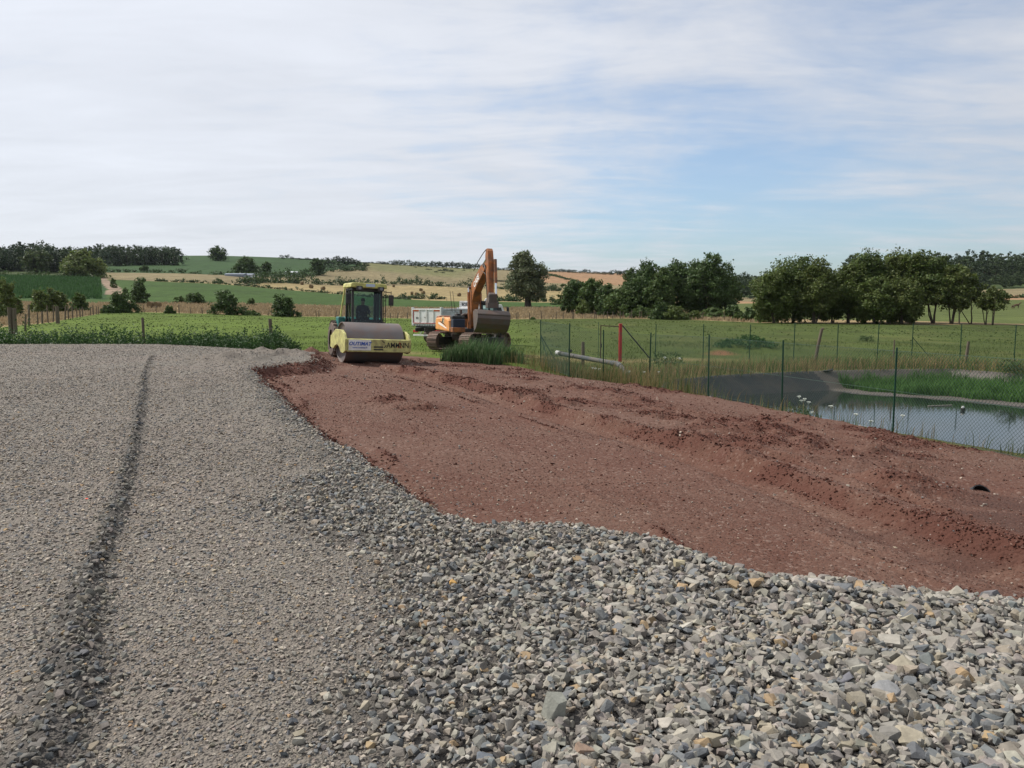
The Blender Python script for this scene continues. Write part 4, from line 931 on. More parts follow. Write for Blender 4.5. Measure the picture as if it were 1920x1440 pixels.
M_GREYP = simple('grey_bed_paint', (.48, .50, .53), .5, var=.08, dirt=(.2, .17, .14), dirt_amt=.25)
M_ORANGE = simple('orange_paint', (.40, .135, .035), .5, var=.15, dirt=(.12, .065, .04), dirt_amt=.42, dirt_scale=3)
M_ORANGEL = simple('light_orange_panel', (.78, .34, .11), .4, var=.06, dirt=(.3, .17, .09), dirt_amt=.2)
M_STEEL = simple('dull_steel', (.12, .105, .095), .6, metal=.3, var=.3, vs=2, dirt=(.14, .09, .07), dirt_amt=.4)
M_TRACK = simple('track_steel', (.16, .125, .105), .75, metal=.2, var=.3, vs=4, dirt=(.20, .13, .10), dirt_amt=.5, dirt_scale=2)
M_CHROME = simple('chromed_rod', (.7, .72, .75), .15, metal=1, var=.02)
M_REDP = simple('red_paint', (.40, .03, .03), .5, var=.15, dirt=(.12, .06, .05), dirt_amt=.25)
M_TEXTB = simple('black_letters', (.01, .01, .01), .6, var=0); M_TEXTO = simple('orange_letters', (.55, .09, .02), .6, var=0); M_TEXTU = simple('blue_letters', (.04, .10, .38), .6, var=0); M_TEXTW = simple('white_letters', (.75, .73, .70), .6, var=0)
M_TAIL = simple('tail_lamp_plastic', (.45, .02, .02), .3, var=.05); M_LENS = simple('lamp_lens', (.16, .16, .17), .2, var=.05)
def glass_mat(col=(.25, .36, .33), a=.45):
    m, nt, b = newmat('cab_glass'); t = N(nt, 'ShaderNodeBsdfTransparent'); t.inputs[0].default_value = (*col, 1)
    g = N(nt, 'ShaderNodeBsdfGlossy'); g.inputs[0].default_value = (.8, .85, .9, 1); g.inputs['Roughness'].default_value = .05
    f = N(nt, 'ShaderNodeFresnel', IOR=1.5); ms = N(nt, 'ShaderNodeMixShader'); nt.links.new(f.outputs[0], ms.inputs[0]); nt.links.new(t.outputs[0], ms.inputs[1]); nt.links.new(g.outputs[0], ms.inputs[2])
    nt.links.new(ms.outputs[0], nt.nodes['Material Output'].inputs[0]); return m
M_GLASS = glass_mat((.42, .60, .56))
FRONT = Matrix(((1, 0, 0), (0, 0, -1), (0, 1, 0))).to_4x4()    # text plane facing -Y
def facing(loc, M3=FRONT): return Matrix.Translation(Vector(loc)) @ M3

# ---- road roller (local: front is -Y)
p = spot(683, 29.9); p.z = float(red_plane(p.x, p.y)) + .0
RP = p.copy()
rr = thing('road_roller', 'yellow single drum road roller with glazed cab on the red earth', 'road roller', p)
rr.rotation_euler = (0, R(2.6), R(24)); rr.scale = (1.03, 1.03, 1.0)
DY, DR = -1.55, .76
mb = MB(); mb.lathe([(-1.06, DR - .03), (-1.06, DR), (1.06, DR), (1.06, DR - .03), (1.0, DR - .05), (.96, .30), (.96, .0)], (0, DY, DR), 56)
mb.lathe([(-1.06, DR - .03), (-1.0, DR - .05), (-.96, .30), (-.96, .0)], (0, DY, DR), 56)
drum = mb.build('drum', M_DRUM, rr, smooth=30)
MB().disc_cyl((-1.0, DY, DR), .26, .14, 24).disc_cyl((1.0, DY, DR), .26, .14, 24).build('drum_hub', M_BLK, drum)
mb = MB()
plate = [(-2.62, .50), (-2.62, .93), (-2.42, 1.12), (-2.10, 1.24), (-1.30, 1.24), (-1.0, 1.12), (-.72, 1.0), (-.62, .98), (-.62, .55), (-1.05, .50), (-1.25, .62), (-1.55, .68), (-1.85, .60), (-2.05, .42), (-2.35, .40)]
mb.prism([(a, b) for a, b in plate], -1.22, -1.13); mb.prism(plate, 1.13, 1.22)
mb.box((0, -2.60, .70), (2.26, .10, .46)); mb.box((0, -2.50, .49), (2.26, .22, .05)); mb.box((0, -2.50, .925), (2.26, .20, .03)); mb.box((0, -.68, .78), (2.26, .12, .42))
fr = mb.build('drum_frame', M_YELW, rr, bevel=.02)
MB().box((-.02, -2.655, .66), (.34, .02, .05)).box((-.02, -2.655, .57), (.34, .02, .05)).build('towing_slot', M_BLK, fr)
MB().bar((.20, -2.653, .64), (.27, -2.653, .74), .03, .012).bar((.10, -2.653, .90), (.22, -2.653, .80), .025, .012).build('chipped_paint', M_BLK, fr)
sg_ = MB().box((-.70, -2.656, .72), (.80, .012, .38)).build('sign_panel', M_WHITE, rr)
lettering('OUTIMAT', .175, M_TEXTU, sg_, facing((-.70, -2.668, .765)), .003, .005, .25, 1.05)
lettering('www.outimat.fr', .085, M_TEXTU, sg_, facing((-.70, -2.668, .63)), .003, 0, .2)
for tx, ox, mt in (('AMM', .525, M_TEXTB), ('\u039b', .765, M_TEXTO), ('NN', .945, M_TEXTB)):
    lettering(tx, .235, mt, rr, facing((ox, -2.657, .725)) @ Matrix.Diagonal((.96, 1.22, 1, 1)), .003, .001, 0, 1.0)
bpy.context.view_layer.update()
MFR = Matrix.Translation((-.30, -.2, 0)) @ Matrix.Rotation(R(4), 4, 'Z') @ Matrix.Translation((0, .2, 0))
for o_ in list(rr.children): o_.matrix_local = MFR @ o_.matrix_local
# articulation and rear body
MB().box((0, -.25, .75), (.7, .8, .4)).box((0, .1, .55), (.5, .6, .3)).build('hitch', M_BLK, rr, bevel=.02)
MB().box((0, .55, .90), (1.75, 1.6, .30)).box((0, .7, 1.02), (1.66, 1.2, .06)).build('platform', M_BLK, rr, bevel=.03)
hood = MB().prism([(1.15, .7), (1.15, 1.62), (1.5, 1.70), (2.7, 1.50), (2.95, 1.1), (2.9, .7)], -.62, .62).build('engine_hood', M_TEAL, rr, bevel=.05)
MB().box((-.2, 2.93, 1.0), (.9, .04, .3)).build('grille', M_BLK, hood)
MB().box((-.80, 1.0, 1.38), (.26, .55, .62)).build('side_tank', M_TEAL, rr, bevel=.04)
for s in (-1, 1): MB().bar((s * .80, 1.05, 1.60), (s * .68, .85, 2.85), .055, .055).build('rollover_bar', M_YEL, rr, bevel=.01)
# cab
CX0, CX1, CY0, CY1, CZ0, CZ1 = -.64, .54, -.35, .80, 1.08, 2.84
cab = MB().box(((CX0 + CX1) / 2, (CY0 + CY1) / 2, CZ0 + .02), (CX1 - CX0, CY1 - CY0, .10)).prism([(CY0 - .12, CZ0 - .12), (CY0 - .10, CZ0 + .20), (CY0 + .02, CZ0 + .22), (CY0 + .02, CZ0 - .12)], CX0, CX1).build('cab_floor', M_BLK, rr, bevel=.015)
mb = MB()
for x in (CX0 + .035, CX1 - .035):
    mb.bar((x, CY0 - .07, CZ0), (x, CY0 + .10, CZ1), .085, .085); mb.bar((x, CY1 - .04, CZ0), (x, CY1 - .04, CZ1), .09, .09); mb.bar((x, CY0 + .62, CZ0), (x, CY0 + .62, CZ1), .06, .06)
    mb.box((x, (CY0 + CY1) / 2, CZ1 - .05), (.08, CY1 - CY0, .10)); mb.box((x, (CY0 + CY1) / 2, CZ0 + .38), (.05, CY1 - CY0, .07))
mb.box(((CX0 + CX1) / 2, CY0 + .10, CZ1 - .05), (CX1 - CX0, .08, .14)); mb.box(((CX0 + CX1) / 2, CY1 - .04, CZ1 - .05), (CX1 - CX0, .08, .10)); mb.box(((CX0 + CX1) / 2, CY1 - .04, CZ0 + .3), (CX1 - CX0, .06, .5))
mb.build('cab_posts', M_BLK, rr, bevel=.012)
g = MB(); xm = (CX0 + CX1) / 2
def quad(mb, P): mb.bm.faces.new([mb.bm.verts.new(q) for q in P])
quad(g, [(CX0 + .07, CY0 - .06, CZ0 + .18), (CX1 - .07, CY0 - .06, CZ0 + .18), (CX1 - .07, CY0 + .09, CZ1 - .11), (CX0 + .07, CY0 + .09, CZ1 - .11)]); g.build('windscreen', M_GLASS, rr)
for x, nm in ((CX0 + .02, 'side_window'), (CX1 - .02, 'side_window')):
    g = MB(); quad(g, [(x, CY0 + .02, CZ0 + .1), (x, CY1 - .08, CZ0 + .1), (x, CY1 - .08, CZ1 - .1), (x, CY0 + .12, CZ1 - .1)]); g.build(nm, M_GLASS, rr)
g = MB(); quad(g, [(CX0 + .07, CY1 - .03, CZ0 + .55), (CX1 - .07, CY1 - .03, CZ0 + .55), (CX1 - .07, CY1 - .03, CZ1 - .1), (CX0 + .07, CY1 - .03, CZ1 - .1)]); g.build('rear_window', M_GLASS, rr)
roof = MB().prism([(-.74, 2.86), (.66, 2.86), (.64, 3.02), (.56, 3.05), (-.64, 3.05), (-.72, 3.02)], CY0 - .20, CY1 + .15, 'xz').build('cab_roof', M_YEL, rr, bevel=.03)
MB().box((0, CY0 - .232, 2.96), (.34, .015, .11)).build('badge', simple('pale_badge', (.42, .5, .6), .5), roof)
for x in (-.42, .40):
    h_ = MB().box((x, CY0 - .26, 2.84), (.22, .12, .16)).build('headlight', M_BLK, rr, bevel=.01); MB().disc_cyl((x, CY0 - .325, 2.84), .06, .012, 16, 'y').build('lens', M_LENS, h_)
for s, x in ((-1, -.80), (1, .84)):
    a = MB().bar((s * .58, CY0 + .02, 2.75), (x, CY0 - .10, 2.72), .018, n=6).bar((x, CY0 - .10, 2.78), (x, CY0 - .10, 2.15), .014, n=6).build('mirror_arm', M_BLK, rr)
    MB().box((x, CY0 - .12, 2.42), (.20, .06, .42)).build('mirror', M_BLK, a, bevel=.03)
MB().bar((.66, CY0, 1.1), (.66, CY0, 2.8), .016, n=6).bar((.66, CY0 + .3, 1.1), (.66, CY0 + .3, 2.8), .016, n=6).bar((.66, CY0, 1.9), (.66, CY0 + .3, 1.9), .014, n=6).bar((.66, CY0, 2.4), (.66, CY0 + .3, 2.4), .014, n=6).build('handrail', M_BLK, rr)
seat = MB().box((-.02, .55, 1.50), (.48, .45, .12)).box((-.02, .72, 1.80), (.46, .10, .50)).box((-.02, .55, 1.26), (.30, .3, .36)).build('seat', M_BLK, rr, bevel=.03)
con = MB().box((-.02, -.02, 1.40), (.42, .22, .40)).bar((-.02, -.02, 1.55), (-.02, .12, 1.78), .03, n=8).build('console', M_BLK, rr, bevel=.02)
mb = MB(); mb.lathe([(-.012, .17), (.012, .17), (.012, .195), (-.012, .195)], (0, 0, 0), 24, 'z', True); st = mb.build('steering_wheel', M_BLK, con); st.location = (-.02, .13, 1.80); st.rotation_euler = (R(35), 0, 0)
def lug_wheel(x, y, rad, wd, name='wheel'):
    root = MB(); root.lathe([(-wd / 2, rad * .52), (-wd / 2, rad * .85), (-wd * .40, rad * .955), (wd * .40, rad * .955), (wd / 2, rad * .85), (wd / 2, rad * .52)], (0, 0, 0), 40)
    for k in range(20):
        a = 2 * math.pi * k / 20
        for s in (-1, 1):
            a2 = a + (s * .5 + .5) * math.pi / 20; c = Vector((s * wd * .24, math.cos(a2) * rad * .965, math.sin(a2) * rad * .965)); root.box(c, (wd * .48, .05, .09), (a2 - math.pi / 2 + 0, 0, s * .35))
    o = root.build('tyre', M_TYRE, None, smooth=35); o.name = name; o.location = (x, y, rad); o.parent = rr
    MB().lathe([(-wd * .40, rad * .53), (-wd * .12, rad * .45), (-wd * .12, 0)], (0, 0, 0), 28).lathe([(wd * .40, rad * .53), (wd * .12, rad * .45), (wd * .12, 0)], (0, 0, 0), 28).build('rim', M_RIM, o, smooth=30); return o
lug_wheel(-.80, 1.35, .76, .58); lug_wheel(.80, 1.35, .76, .58)
MB().box((.87, .75, 1.12), (.42, .6, .05)).build('fender', M_RIM, rr, bevel=.01)

# ---- operator: one continuous skinned body
def person(name, label, J, E, root_loc, rotz, rx=0):
    me = bpy.data.meshes.new('body'); keys = list(J); me.from_pydata([J[k][0] for k in keys], [(keys.index(a), keys.index(b)) for a, b in E], []); me.update()
    o = bpy.data.objects.new(name, me); COL.objects.link(o); o.location = root_loc; o.rotation_euler = (0, rx, rotz)
    sk = o.modifiers.new('skin', 'SKIN'); sk.use_smooth_shade = True
    for i, k in enumerate(keys): v = me.skin_vertices[0].data[i]; rr_ = J[k][1]; v.radius = rr_ if isinstance(rr_, tuple) else (rr_, rr_); v.use_root = (i == 0)
    ss = o.modifiers.new('sub', 'SUBSURF'); ss.levels = 1; ss.render_levels = 2
    return tag(o, label, 'person')
M_SKIN = simple('skin', (.42, .24, .17), .6, var=.05); M_SHIRT = simple('navy_shirt', (.02, .024, .04), .9, var=.2)
def skin_cloth():
    m, nt, b = newmat('operator_skin_and_workwear'); tc = N(nt, 'ShaderNodeTexCoord'); sp_ = N(nt, 'ShaderNodeSeparateXYZ'); nt.links.new(tc.outputs['Object'], sp_.inputs[0])
    k = ramp(nt, sp_.outputs[2], [(.50, 0), (.505, 1)]); c = mixc(nt, k, (.022, .026, .042), (.36, .20, .14))
    nt.links.new(c, b.inputs['Base Color']); b.inputs['Roughness'].default_value = .8; return m
J = {'pelvis': ((0, 0, 0), (.15, .12)), 'waist': ((0, 0, .16), (.145, .11)), 'chest': ((0, 0, .36), (.18, .12)), 'neck': ((0, -.01, .505), .055), 'head': ((0, -.03, .60), (.075, .085)), 'crown': ((0, -.03, .71), (.07, .085)),
     'sl': ((-.19, 0, .43), .065), 'el': ((-.27, -.10, .20), .048), 'wl': ((-.17, -.32, .20), .033), 'hl': ((-.14, -.39, .22), .03), 'sr': ((.19, 0, .43), .065), 'er': ((.27, -.10, .20), .048), 'wr': ((.17, -.32, .20), .033), 'hr': ((.14, -.39, .22), .03),
     'hipl': ((-.10, -.06, -.01), .085), 'kl': ((-.13, -.44, .0), .062), 'al': ((-.13, -.50, -.36), .042), 'fl': ((-.13, -.62, -.39), .035), 'hipr': ((.10, -.06, -.01), .085), 'kr': ((.13, -.44, 0), .062), 'ar': ((.13, -.50, -.36), .042), 'fr': ((.13, -.62, -.39), .035)}
E = [('pelvis', 'waist'), ('waist', 'chest'), ('chest', 'neck'), ('neck', 'head'), ('head', 'crown'), ('chest', 'sl'), ('sl', 'el'), ('el', 'wl'), ('wl', 'hl'), ('chest', 'sr'), ('sr', 'er'), ('er', 'wr'), ('wr', 'hr'), ('pelvis', 'hipl'), ('hipl', 'kl'), ('kl', 'al'), ('al', 'fl'), ('pelvis', 'hipr'), ('hipr', 'kr'), ('kr', 'ar'), ('ar', 'fr')]
Mr = rr.rotation_euler.to_matrix()
pp = person('person', 'roller driver in a dark shirt seated behind the cab glass', J, E, RP + Mr @ Vector((-.04, .50, 1.69)), R(24), R(2.6)); pp.data.materials.append(skin_cloth())
hm = MB(); bmesh.ops.create_icosphere(hm.bm, subdivisions=2, radius=1, matrix=Matrix.Translation((0, -.02, .715)) @ Matrix.Diagonal((.088, .10, .085, 1))); hair = hm.build('hair', simple('dark_hair', (.03, .022, .016), .8), pp, smooth=60)
fm = MB()
for s in (-1, 1):
    bmesh.ops.create_icosphere(fm.bm, subdivisions=1, radius=.012, matrix=Matrix.Translation((s * .03, -.115, .655)))
    bmesh.ops.create_icosphere(fm.bm, subdivisions=1, radius=.02, matrix=Matrix.Translation((s * .082, -.03, .64)) @ Matrix.Diagonal((.5, .8, 1.4, 1)))
fm.bar((0, -.11, .655), (0, -.138, .622), .012, n=6).box((0, -.112, .595), (.045, .01, .008)).build('face', M_SKIN, pp)

# ---- excavator (local: boom points to -Y)
def exc_mat(deg): return Matrix.Rotation(R(deg), 4, 'Z')
p = spot(880, 38.8); p.z = -.52
ex = thing('excavator', 'orange tracked excavator with raised boom and wide ditching bucket', 'excavator', p); ex.rotation_euler = (0, R(1), R(20))
UM = exc_mat(-53)
def part(mb, name, mat, parent, M=None, **k):
    o = mb.build(name, mat, parent, **k)
    if M is not None: o.matrix_local = M
    return o
def tread_outline(L, r, n=14):
    P = []
    for k in range(n + 1):
        a = math.pi / 2 + math.pi * k / n; P.append((-L / 2 + r * math.cos(a), r + r * math.sin(a)))
    for k in range(n + 1):
        a = -math.pi / 2 + math.pi * k / n; P.append((L / 2 + r * math.cos(a), r + r * math.sin(a)))
    return P
TL_, TRr, TW = 2.9, .43, .60
for s in (-1, 1):
    xo = s * 1.02; mb = MB(); P = tread_outline(TL_, TRr)
    # belt of shoes following the outline
    pts = [Vector((a, b)) for a, b in P] + [Vector(P[0])]; per = sum((b - a).length for a, b in zip(pts[:-1], pts[1:])); ns = 46
    for k in range(ns):
        d = per * k / ns; i = 0
        while d > (pts[i + 1] - pts[i]).length: d -= (pts[i + 1] - pts[i]).length; i += 1
        q = pts[i].lerp(pts[i + 1], d / max(1e-6, (pts[i + 1] - pts[i]).length)); t = (pts[i + 1] - pts[i]).normalized(); ang = math.atan2(t.y, t.x)
        mb.box((xo, q.x, q.y), (TW, per / ns * .90, .035), (ang, 0, 0)); nrm = Vector((t.y, -t.x)) if False else Vector((t.y, -t.x)); c_ = q + nrm * .03
        mb.box((xo, c_.x, c_.y), (TW, .022, .05), (ang, 0, 0))
    trk_ = part(mb, 'track', M_TRACK, ex, UM)
    mb = MB().prism([(-1.45, .22), (-1.45, .62), (1.45, .62), (1.45, .22)], xo - .17, xo + .17); part(mb, 'track_frame', M_BLK, trk_, Matrix(), bevel=.03)
    mb = MB()
    for yy in (-1.45, 1.45): mb.disc_cyl((xo, yy, TRr), TRr - .06, .30, 22)
    for yy in np.linspace(-1.1, 1.1, 7): mb.disc_cyl((xo, yy, .16), .12, .34, 12)
    for yy in (-.5, .5): mb.disc_cyl((xo, yy, .72), .08, .26, 10)
    part(mb, 'rollers', M_STEEL, trk_, Matrix())
part(MB().box((0, 0, .58), (1.5, 1.1, .32)).disc_cyl((0, 0, .82), .62, .20, 28, 'z'), 'undercarriage', M_STEEL, ex, UM, bevel=.03)
deck = MB().box((0, .35, 1.0), (2.5, 2.9, .16)).build('deck', M_BLK, ex, bevel=.02)
MB().box((-.93, -1.02, 1.02), (.66, .42, .24)).build('sill', M_ORANGE, deck, bevel=.02); MB().box((.90, -1.02, 1.02), (.72, .42, .24)).build('sill', M_ORANGE, deck, bevel=.02)
pn = MB().prism([(-.62, .90), (-.45, 1.46), (-.30, 1.58), (.9, 1.62), (2.05, 1.58), (2.2, 1.45), (2.2, .94)], -1.28, -.62).build('engine_cover', M_ORANGEL, ex, bevel=.07)
MB().box((-1.287, .55, 1.50), (.01, .42, .30)).build('emblem_panel', simple('pale_panel', (.62, .48, .30), .5), pn)
# side stripes and emblem
SIDE = Matrix(((0, 0, -1), (-1, 0, 0), (0, 1, 0))).to_4x4()      # text plane facing -X
MB().prism([(1.5, 1.36), (.9, 1.30), (-.25, 1.06), (-.05, 1.06), (1.5, 1.26)], -1.292, -1.284).build('stripe', M_TEXTW, pn); MB().prism([(1.3, 1.42), (.7, 1.38), (-.1, 1.18), (.7, 1.30)], -1.293, -1.284).build('stripe', M_BLK, pn)
MB().prism([(.72, 1.38), (.66, 1.54), (.50, 1.60), (.40, 1.50), (.50, 1.46), (.46, 1.38)], -1.296, -1.289).build('emblem', M_BLK, pn)
MB().box((0, 1.95, 1.33), (2.5, .6, .72)).build('counterweight', M_ORANGE, ex, bevel=.12)
MB().box((-.88, -.84, 1.30), (.62, .46, .50)).build('tool_box', simple('dark_blue_box', (.02, .028, .05), .5), ex, bevel=.03)
MB().box((-.86, -.66, 1.62), (.66, .50, .20)).box((-.5, -.3, 1.70), (.7, .5, .26)).build('tank_cover', M_BLK, ex, bevel=.05)
MB().disc_cyl((-.55, -.2, 1.9), .07, .24, 12, 'z').bar((-.85, -.55, 1.7), (-.85, -.55, 1.88), .02, n=6).bar((-.5, -.6, 1.76), (-.2, -.7, 1.88), .05, n=8).bar((-.65, -.62, 1.72), (-.4, -.6, 1.82), .06, n=8).build('pipes', M_STEEL, ex)
MB().bar((-1.0, -.2, 1.9), (-1.1, -.1, 2.95), .012, n=5).bar((-.85, -.2, 1.9), (-.96, -.1, 2.95), .012, n=5).build('antenna', M_BLK, ex)
# low glazed cab beside the boom
mb = MB(); X0, X1, Y0, Y1, Z0, Z1 = .38, 1.22, -.95, .55, 1.10, 2.42
for x in (X0, X1):
    for y in (Y0, Y1): mb.bar((x, y, Z0), (x, y + (.12 if y < 0 else 0), Z1), .10, .10)
    mb.box((x, (Y0 + Y1) / 2, Z1 - .03), (.10, Y1 - Y0, .10)); mb.box((x, (Y0 + Y1) / 2, Z0 + .35), (.06, Y1 - Y0, .7))
mb.box(((X0 + X1) / 2, (Y0 + Y1) / 2 + .06, Z1 + .02), (X1 - X0 + .1, Y1 - Y0, .10)); mb.box(((X0 + X1) / 2, Y1, Z0 + .4), (X1 - X0, .06, .8)); mb.box(((X0 + X1) / 2, Y0 - .0, Z0 + .15), (X1 - X0, .06, .3)); mb.box(((X0 + X1) / 2, Y0 + .1, Z1 - .08), (X1 - X0, .07, .16))
cab2 = mb.build('cab', M_BLK, ex, bevel=.03)
g = MB(); quad(g, [(X0, Y0 - .0, Z0 + .3), (X1, Y0, Z0 + .3), (X1, Y0 + .11, Z1 - .1), (X0, Y0 + .11, Z1 - .1)]); g.build('cab_window', M_GLASS, cab2)
# boom in the (f, z) plane, f forward = -y
ZC = lambda z: z if z < 2.3 else 2.3 + (z - 2.3) * .865
def fz(P): return [(-f, ZC(z)) for f, z in P]
BX = .02
boomP = [(.05, 1.0), (.12, 1.6), (.20, 2.3), (.42, 3.05), (.78, 3.52), (1.6, 4.05), (2.55, 4.52), (2.92, 4.62), (3.05, 4.45), (2.98, 4.28), (2.5, 3.95), (1.75, 3.42), (1.15, 2.92), (.92, 2.45), (.82, 1.9), (.66, 1.2), (.50, .98)]
boom = MB().prism(fz(boomP), BX - .19, BX + .19).build('boom', M_ORANGE, ex, bevel=.02)
ang = math.atan2(3.78 - 3.15, 2.15 - 1.25)
MT = Matrix.Translation((BX - .196, -1.62, 3.45)) @ Matrix.Rotation(R(-30), 4, 'X') @ SIDE
lettering('CASE', .40, M_TEXTW, boom, MT, .004, .012)
MB().bar((BX - .30, -.62, 3.14), (BX + .30, -.62, 3.14), .08, n=14).bar((BX - .26, -2.85, 4.16), (BX + .26, -2.85, 4.16), .10, n=14).build('pins', M_STEEL, boom)
def cylinder(a, b, x, r_, frac, par, nm='hydraulic_cylinder', mat=None):
    A, B = Vector((x, -a[0], ZC(a[1]))), Vector((x, -b[0], ZC(b[1]))); m = A.lerp(B, frac)
    o = MB().bar(A, m, r_, n=14).build(nm, mat or M_ORANGE, par, smooth=30); MB().bar(m, B, r_ * .6, n=12).build('rod', M_CHROME, o, smooth=30); return o
cylinder((.95, 1.0), (.66, 3.25), BX - .31, .075, .9, ex); cylinder((.95, 1.0), (.66, 3.25), BX + .31, .075, .9, ex)
cylinder((1.05, 3.90), (2.85, 4.98), BX, .085, .55, ex)
AXM = BX - .02
armP = [(2.86, 4.95), (2.94, 5.28), (3.10, 5.36), (3.24, 5.22), (3.38, 4.6), (3.40, 3.8), (3.50, 2.5), (3.42, 2.32), (3.30, 2.38), (3.12, 3.6), (2.94, 4.3)]
arm = MB().prism(fz(armP), AXM - .14, AXM + .14).build('arm', M_ORANGE, ex, bevel=.02)
cylinder((3.50, 4.75), (3.70, 2.85), AXM + .16, .075, .68, arm)
MB().tube([(BX - .24, -1.3, 3.95), (BX - .26, -2.0, 4.35), (BX - .2, -2.7, 4.75), (BX - .15, -3.0, 4.9)], .02, 5).tube([(AXM - .2, -2.95, 4.2), (AXM - .24, -3.2, 4.0), (AXM - .2, -3.3, 3.2), (AXM - .19, -3.4, 2.6)], .022, 5).tube([(BX - .2, -2.6, 3.9), (BX - .1, -2.9, 3.7), (BX + .1, -3.2, 3.75), (BX + .15, -3.4, 3.9)], .02, 5).build('hoses', M_BLK, arm)
# tilting hitch and ditching bucket
hitch = MB().prism(fz([(3.32, 2.55), (3.62, 2.95), (3.78, 2.85), (3.72, 2.40), (3.62, 2.22), (3.34, 2.25)]), AXM - .20, AXM + .20).box((AXM, -3.55, 2.26), (.52, .34, .26)).disc_cyl((AXM - .2, -3.5, 2.34), .12, .12, 16).disc_cyl((AXM, -3.7, 2.7), .07, .44, 12).build('bucket_link', M_STEEL, ex, bevel=.02)
BW = 1.56
outer = [(3.30, 2.10), (3.55, 2.22), (3.86, 2.20), (4.06, 2.02), (4.10, 1.75), (4.02, 1.45), (3.86, 1.18), (3.62, 1.00)]
inner = [(a * .97 + .10, b * .96 + .06) for a, b in outer][::-1]; inner = [(a - .045 if i not in (0, len(outer) - 1) else a - .03, b) for i, (a, b) in enumerate([(x, z) for x, z in outer][::-1])]
inner = [(3.64, 1.03), (3.83, 1.22), (3.97, 1.47), (4.04, 1.75), (4.0, 1.98), (3.83, 2.13), (3.56, 2.16), (3.32, 2.06)]
bx0 = AXM - BW / 2 - .08
BZ = lambda P: [(a, 1 + (b - 1) * .84) for a, b in P]
outer, inner = BZ(outer), BZ(inner)
bk = MB().prism(fz(outer + inner), bx0, bx0 + BW).prism(fz(outer + [(3.42, 1.5)]), bx0 - .03, bx0).prism(fz(outer + [(3.42, 1.5)]), bx0 + BW, bx0 + BW + .03).box((bx0 + BW / 2, -4.075, 1.81), (BW, .03, .05), (.4, 0, 0)).box((bx0 + BW / 2, -3.60, 1.0), (BW + .06, .14, .03), (-.9, 0, 0)).build('bucket', M_STEEL, ex, bevel=.012)
mb = MB()
for k in range(5): mb.bar((bx0 + .25 + k * .31, -3.68, 1.04), (bx0 + .25 + k * .31, -3.52, .90), .05, .025)
mb.bar((bx0 + BW - .03, -3.7, 1.1), (bx0 + BW + .01, -3.56, .80), .06, .04); mb.bar((bx0 + BW - .33, -3.7, 1.1), (bx0 + BW - .33, -3.56, .86), .05, .03).build('teeth', M_STEEL, bk)
bk.rotation_euler = (0, R(2.5), 0); bk.location = (-.04, 0, .0)
MB().disc_cyl((AXM + .40, -3.45, 1.10), .16, .45, 16, 'z').build('hose_drum', M_BLK, ex)

# ---- tipper truck (local: heading +Y)
p = spot(800, 46.3); p.z = gz(p.x, p.y)
tk = thing('tipper_truck', 'white and grey tipper truck parked behind the excavator', 'truck', p); tk.rotation_euler = (0, 0, R(-38)); tk.scale = (1, 1, .94)
# body: x -1.25..1.25, tail at y=0
fl = MB().box((0, 2.15, 1.28), (2.5, 4.3, .12)).box((0, .3, 1.20), (2.1, .3, .14)).build('bed_floor', M_GREYP, tk, bevel=.02)
for s in (-1, 1):
    mb = MB().box((s * 1.23, 2.15, 1.82), (.05, 4.3, .98)).box((s * 1.24, 2.15, 2.30), (.09, 4.3, .08)).box((s * 1.24, 2.15, 1.40), (.09, 4.3, .08)).box((s * 1.24, 2.15, 2.12), (.07, 4.2, .03))
    mb.box((s * 1.24, .06, 1.86), (.12, .12, 1.16)).box((s * 1.24, 4.25, 1.86), (.10, .10, 1.1)).build('bed_side', M_GREYP, tk, bevel=.012)
tg = MB().box((0, .0, 1.84), (2.36, .05, 1.0)).box((-1.22, -.02, 1.84), (.10, .08, 1.2)).box((1.22, -.02, 1.84), (.10, .08, 1.2)).box((0, -.03, 2.30), (2.36, .06, .06)).box((0, -.03, 1.37), (2.36, .06, .10)).build('tailgate', M_WHITE, tk, bevel=.012)
mb = MB()
for x in (-.58, 0, .06, .62): mb.box((x, -.045, 1.84), (.05, .04, .84))
mb.build('rib', M_WHITE, tg, bevel=.008)
MB().box((-.9, -.034, 2.23), (.50, .012, .10)).box((.90, -.034, 2.23), (.50, .012, .10)).build('marking', simple('orange_red_marking', (.65, .14, .05), .5), tg)
MB().box((0, -.064, 1.40), (2.2, .012, .05)).box((-1.12, -.034, 1.8), (.05, .012, .75)).build('marking', M_REDP, tg)
MB().box((-.86, -.034, 1.74), (.06, .012, .12)).box((-.74, -.034, 1.74), (.06, .012, .12)).box((-.12, -.034, 1.78), (.06, .03, .05)).build('latch', M_BLK, tg)
mb = MB()
for k in range(11): mb.bar((-1.1 + k * .22, -.03, 1.30), (-1.1 + k * .22, -.03, 1.22), .05, .05)
mb.build('hinge', M_GREYP, tg)
hb = MB().box((0, 4.34, 1.86), (2.5, .06, 1.1)).box((0, 4.34, 2.40), (2.3, .05, .07)).box((0, 4.34, 2.84), (2.3, .05, .07)).box((-1.12, 4.34, 2.62), (.07, .05, .50)).box((1.12, 4.34, 2.62), (.07, .05, .50)).box((0, 4.36, 2.62), (2.2, .03, .40)).build('headboard', M_WHITE, tk, bevel=.01)
BACK = FRONT
lettering('BOSS', .28, M_TEXTB, hb, facing((-.66, 4.335, 2.62)), .004, .006)
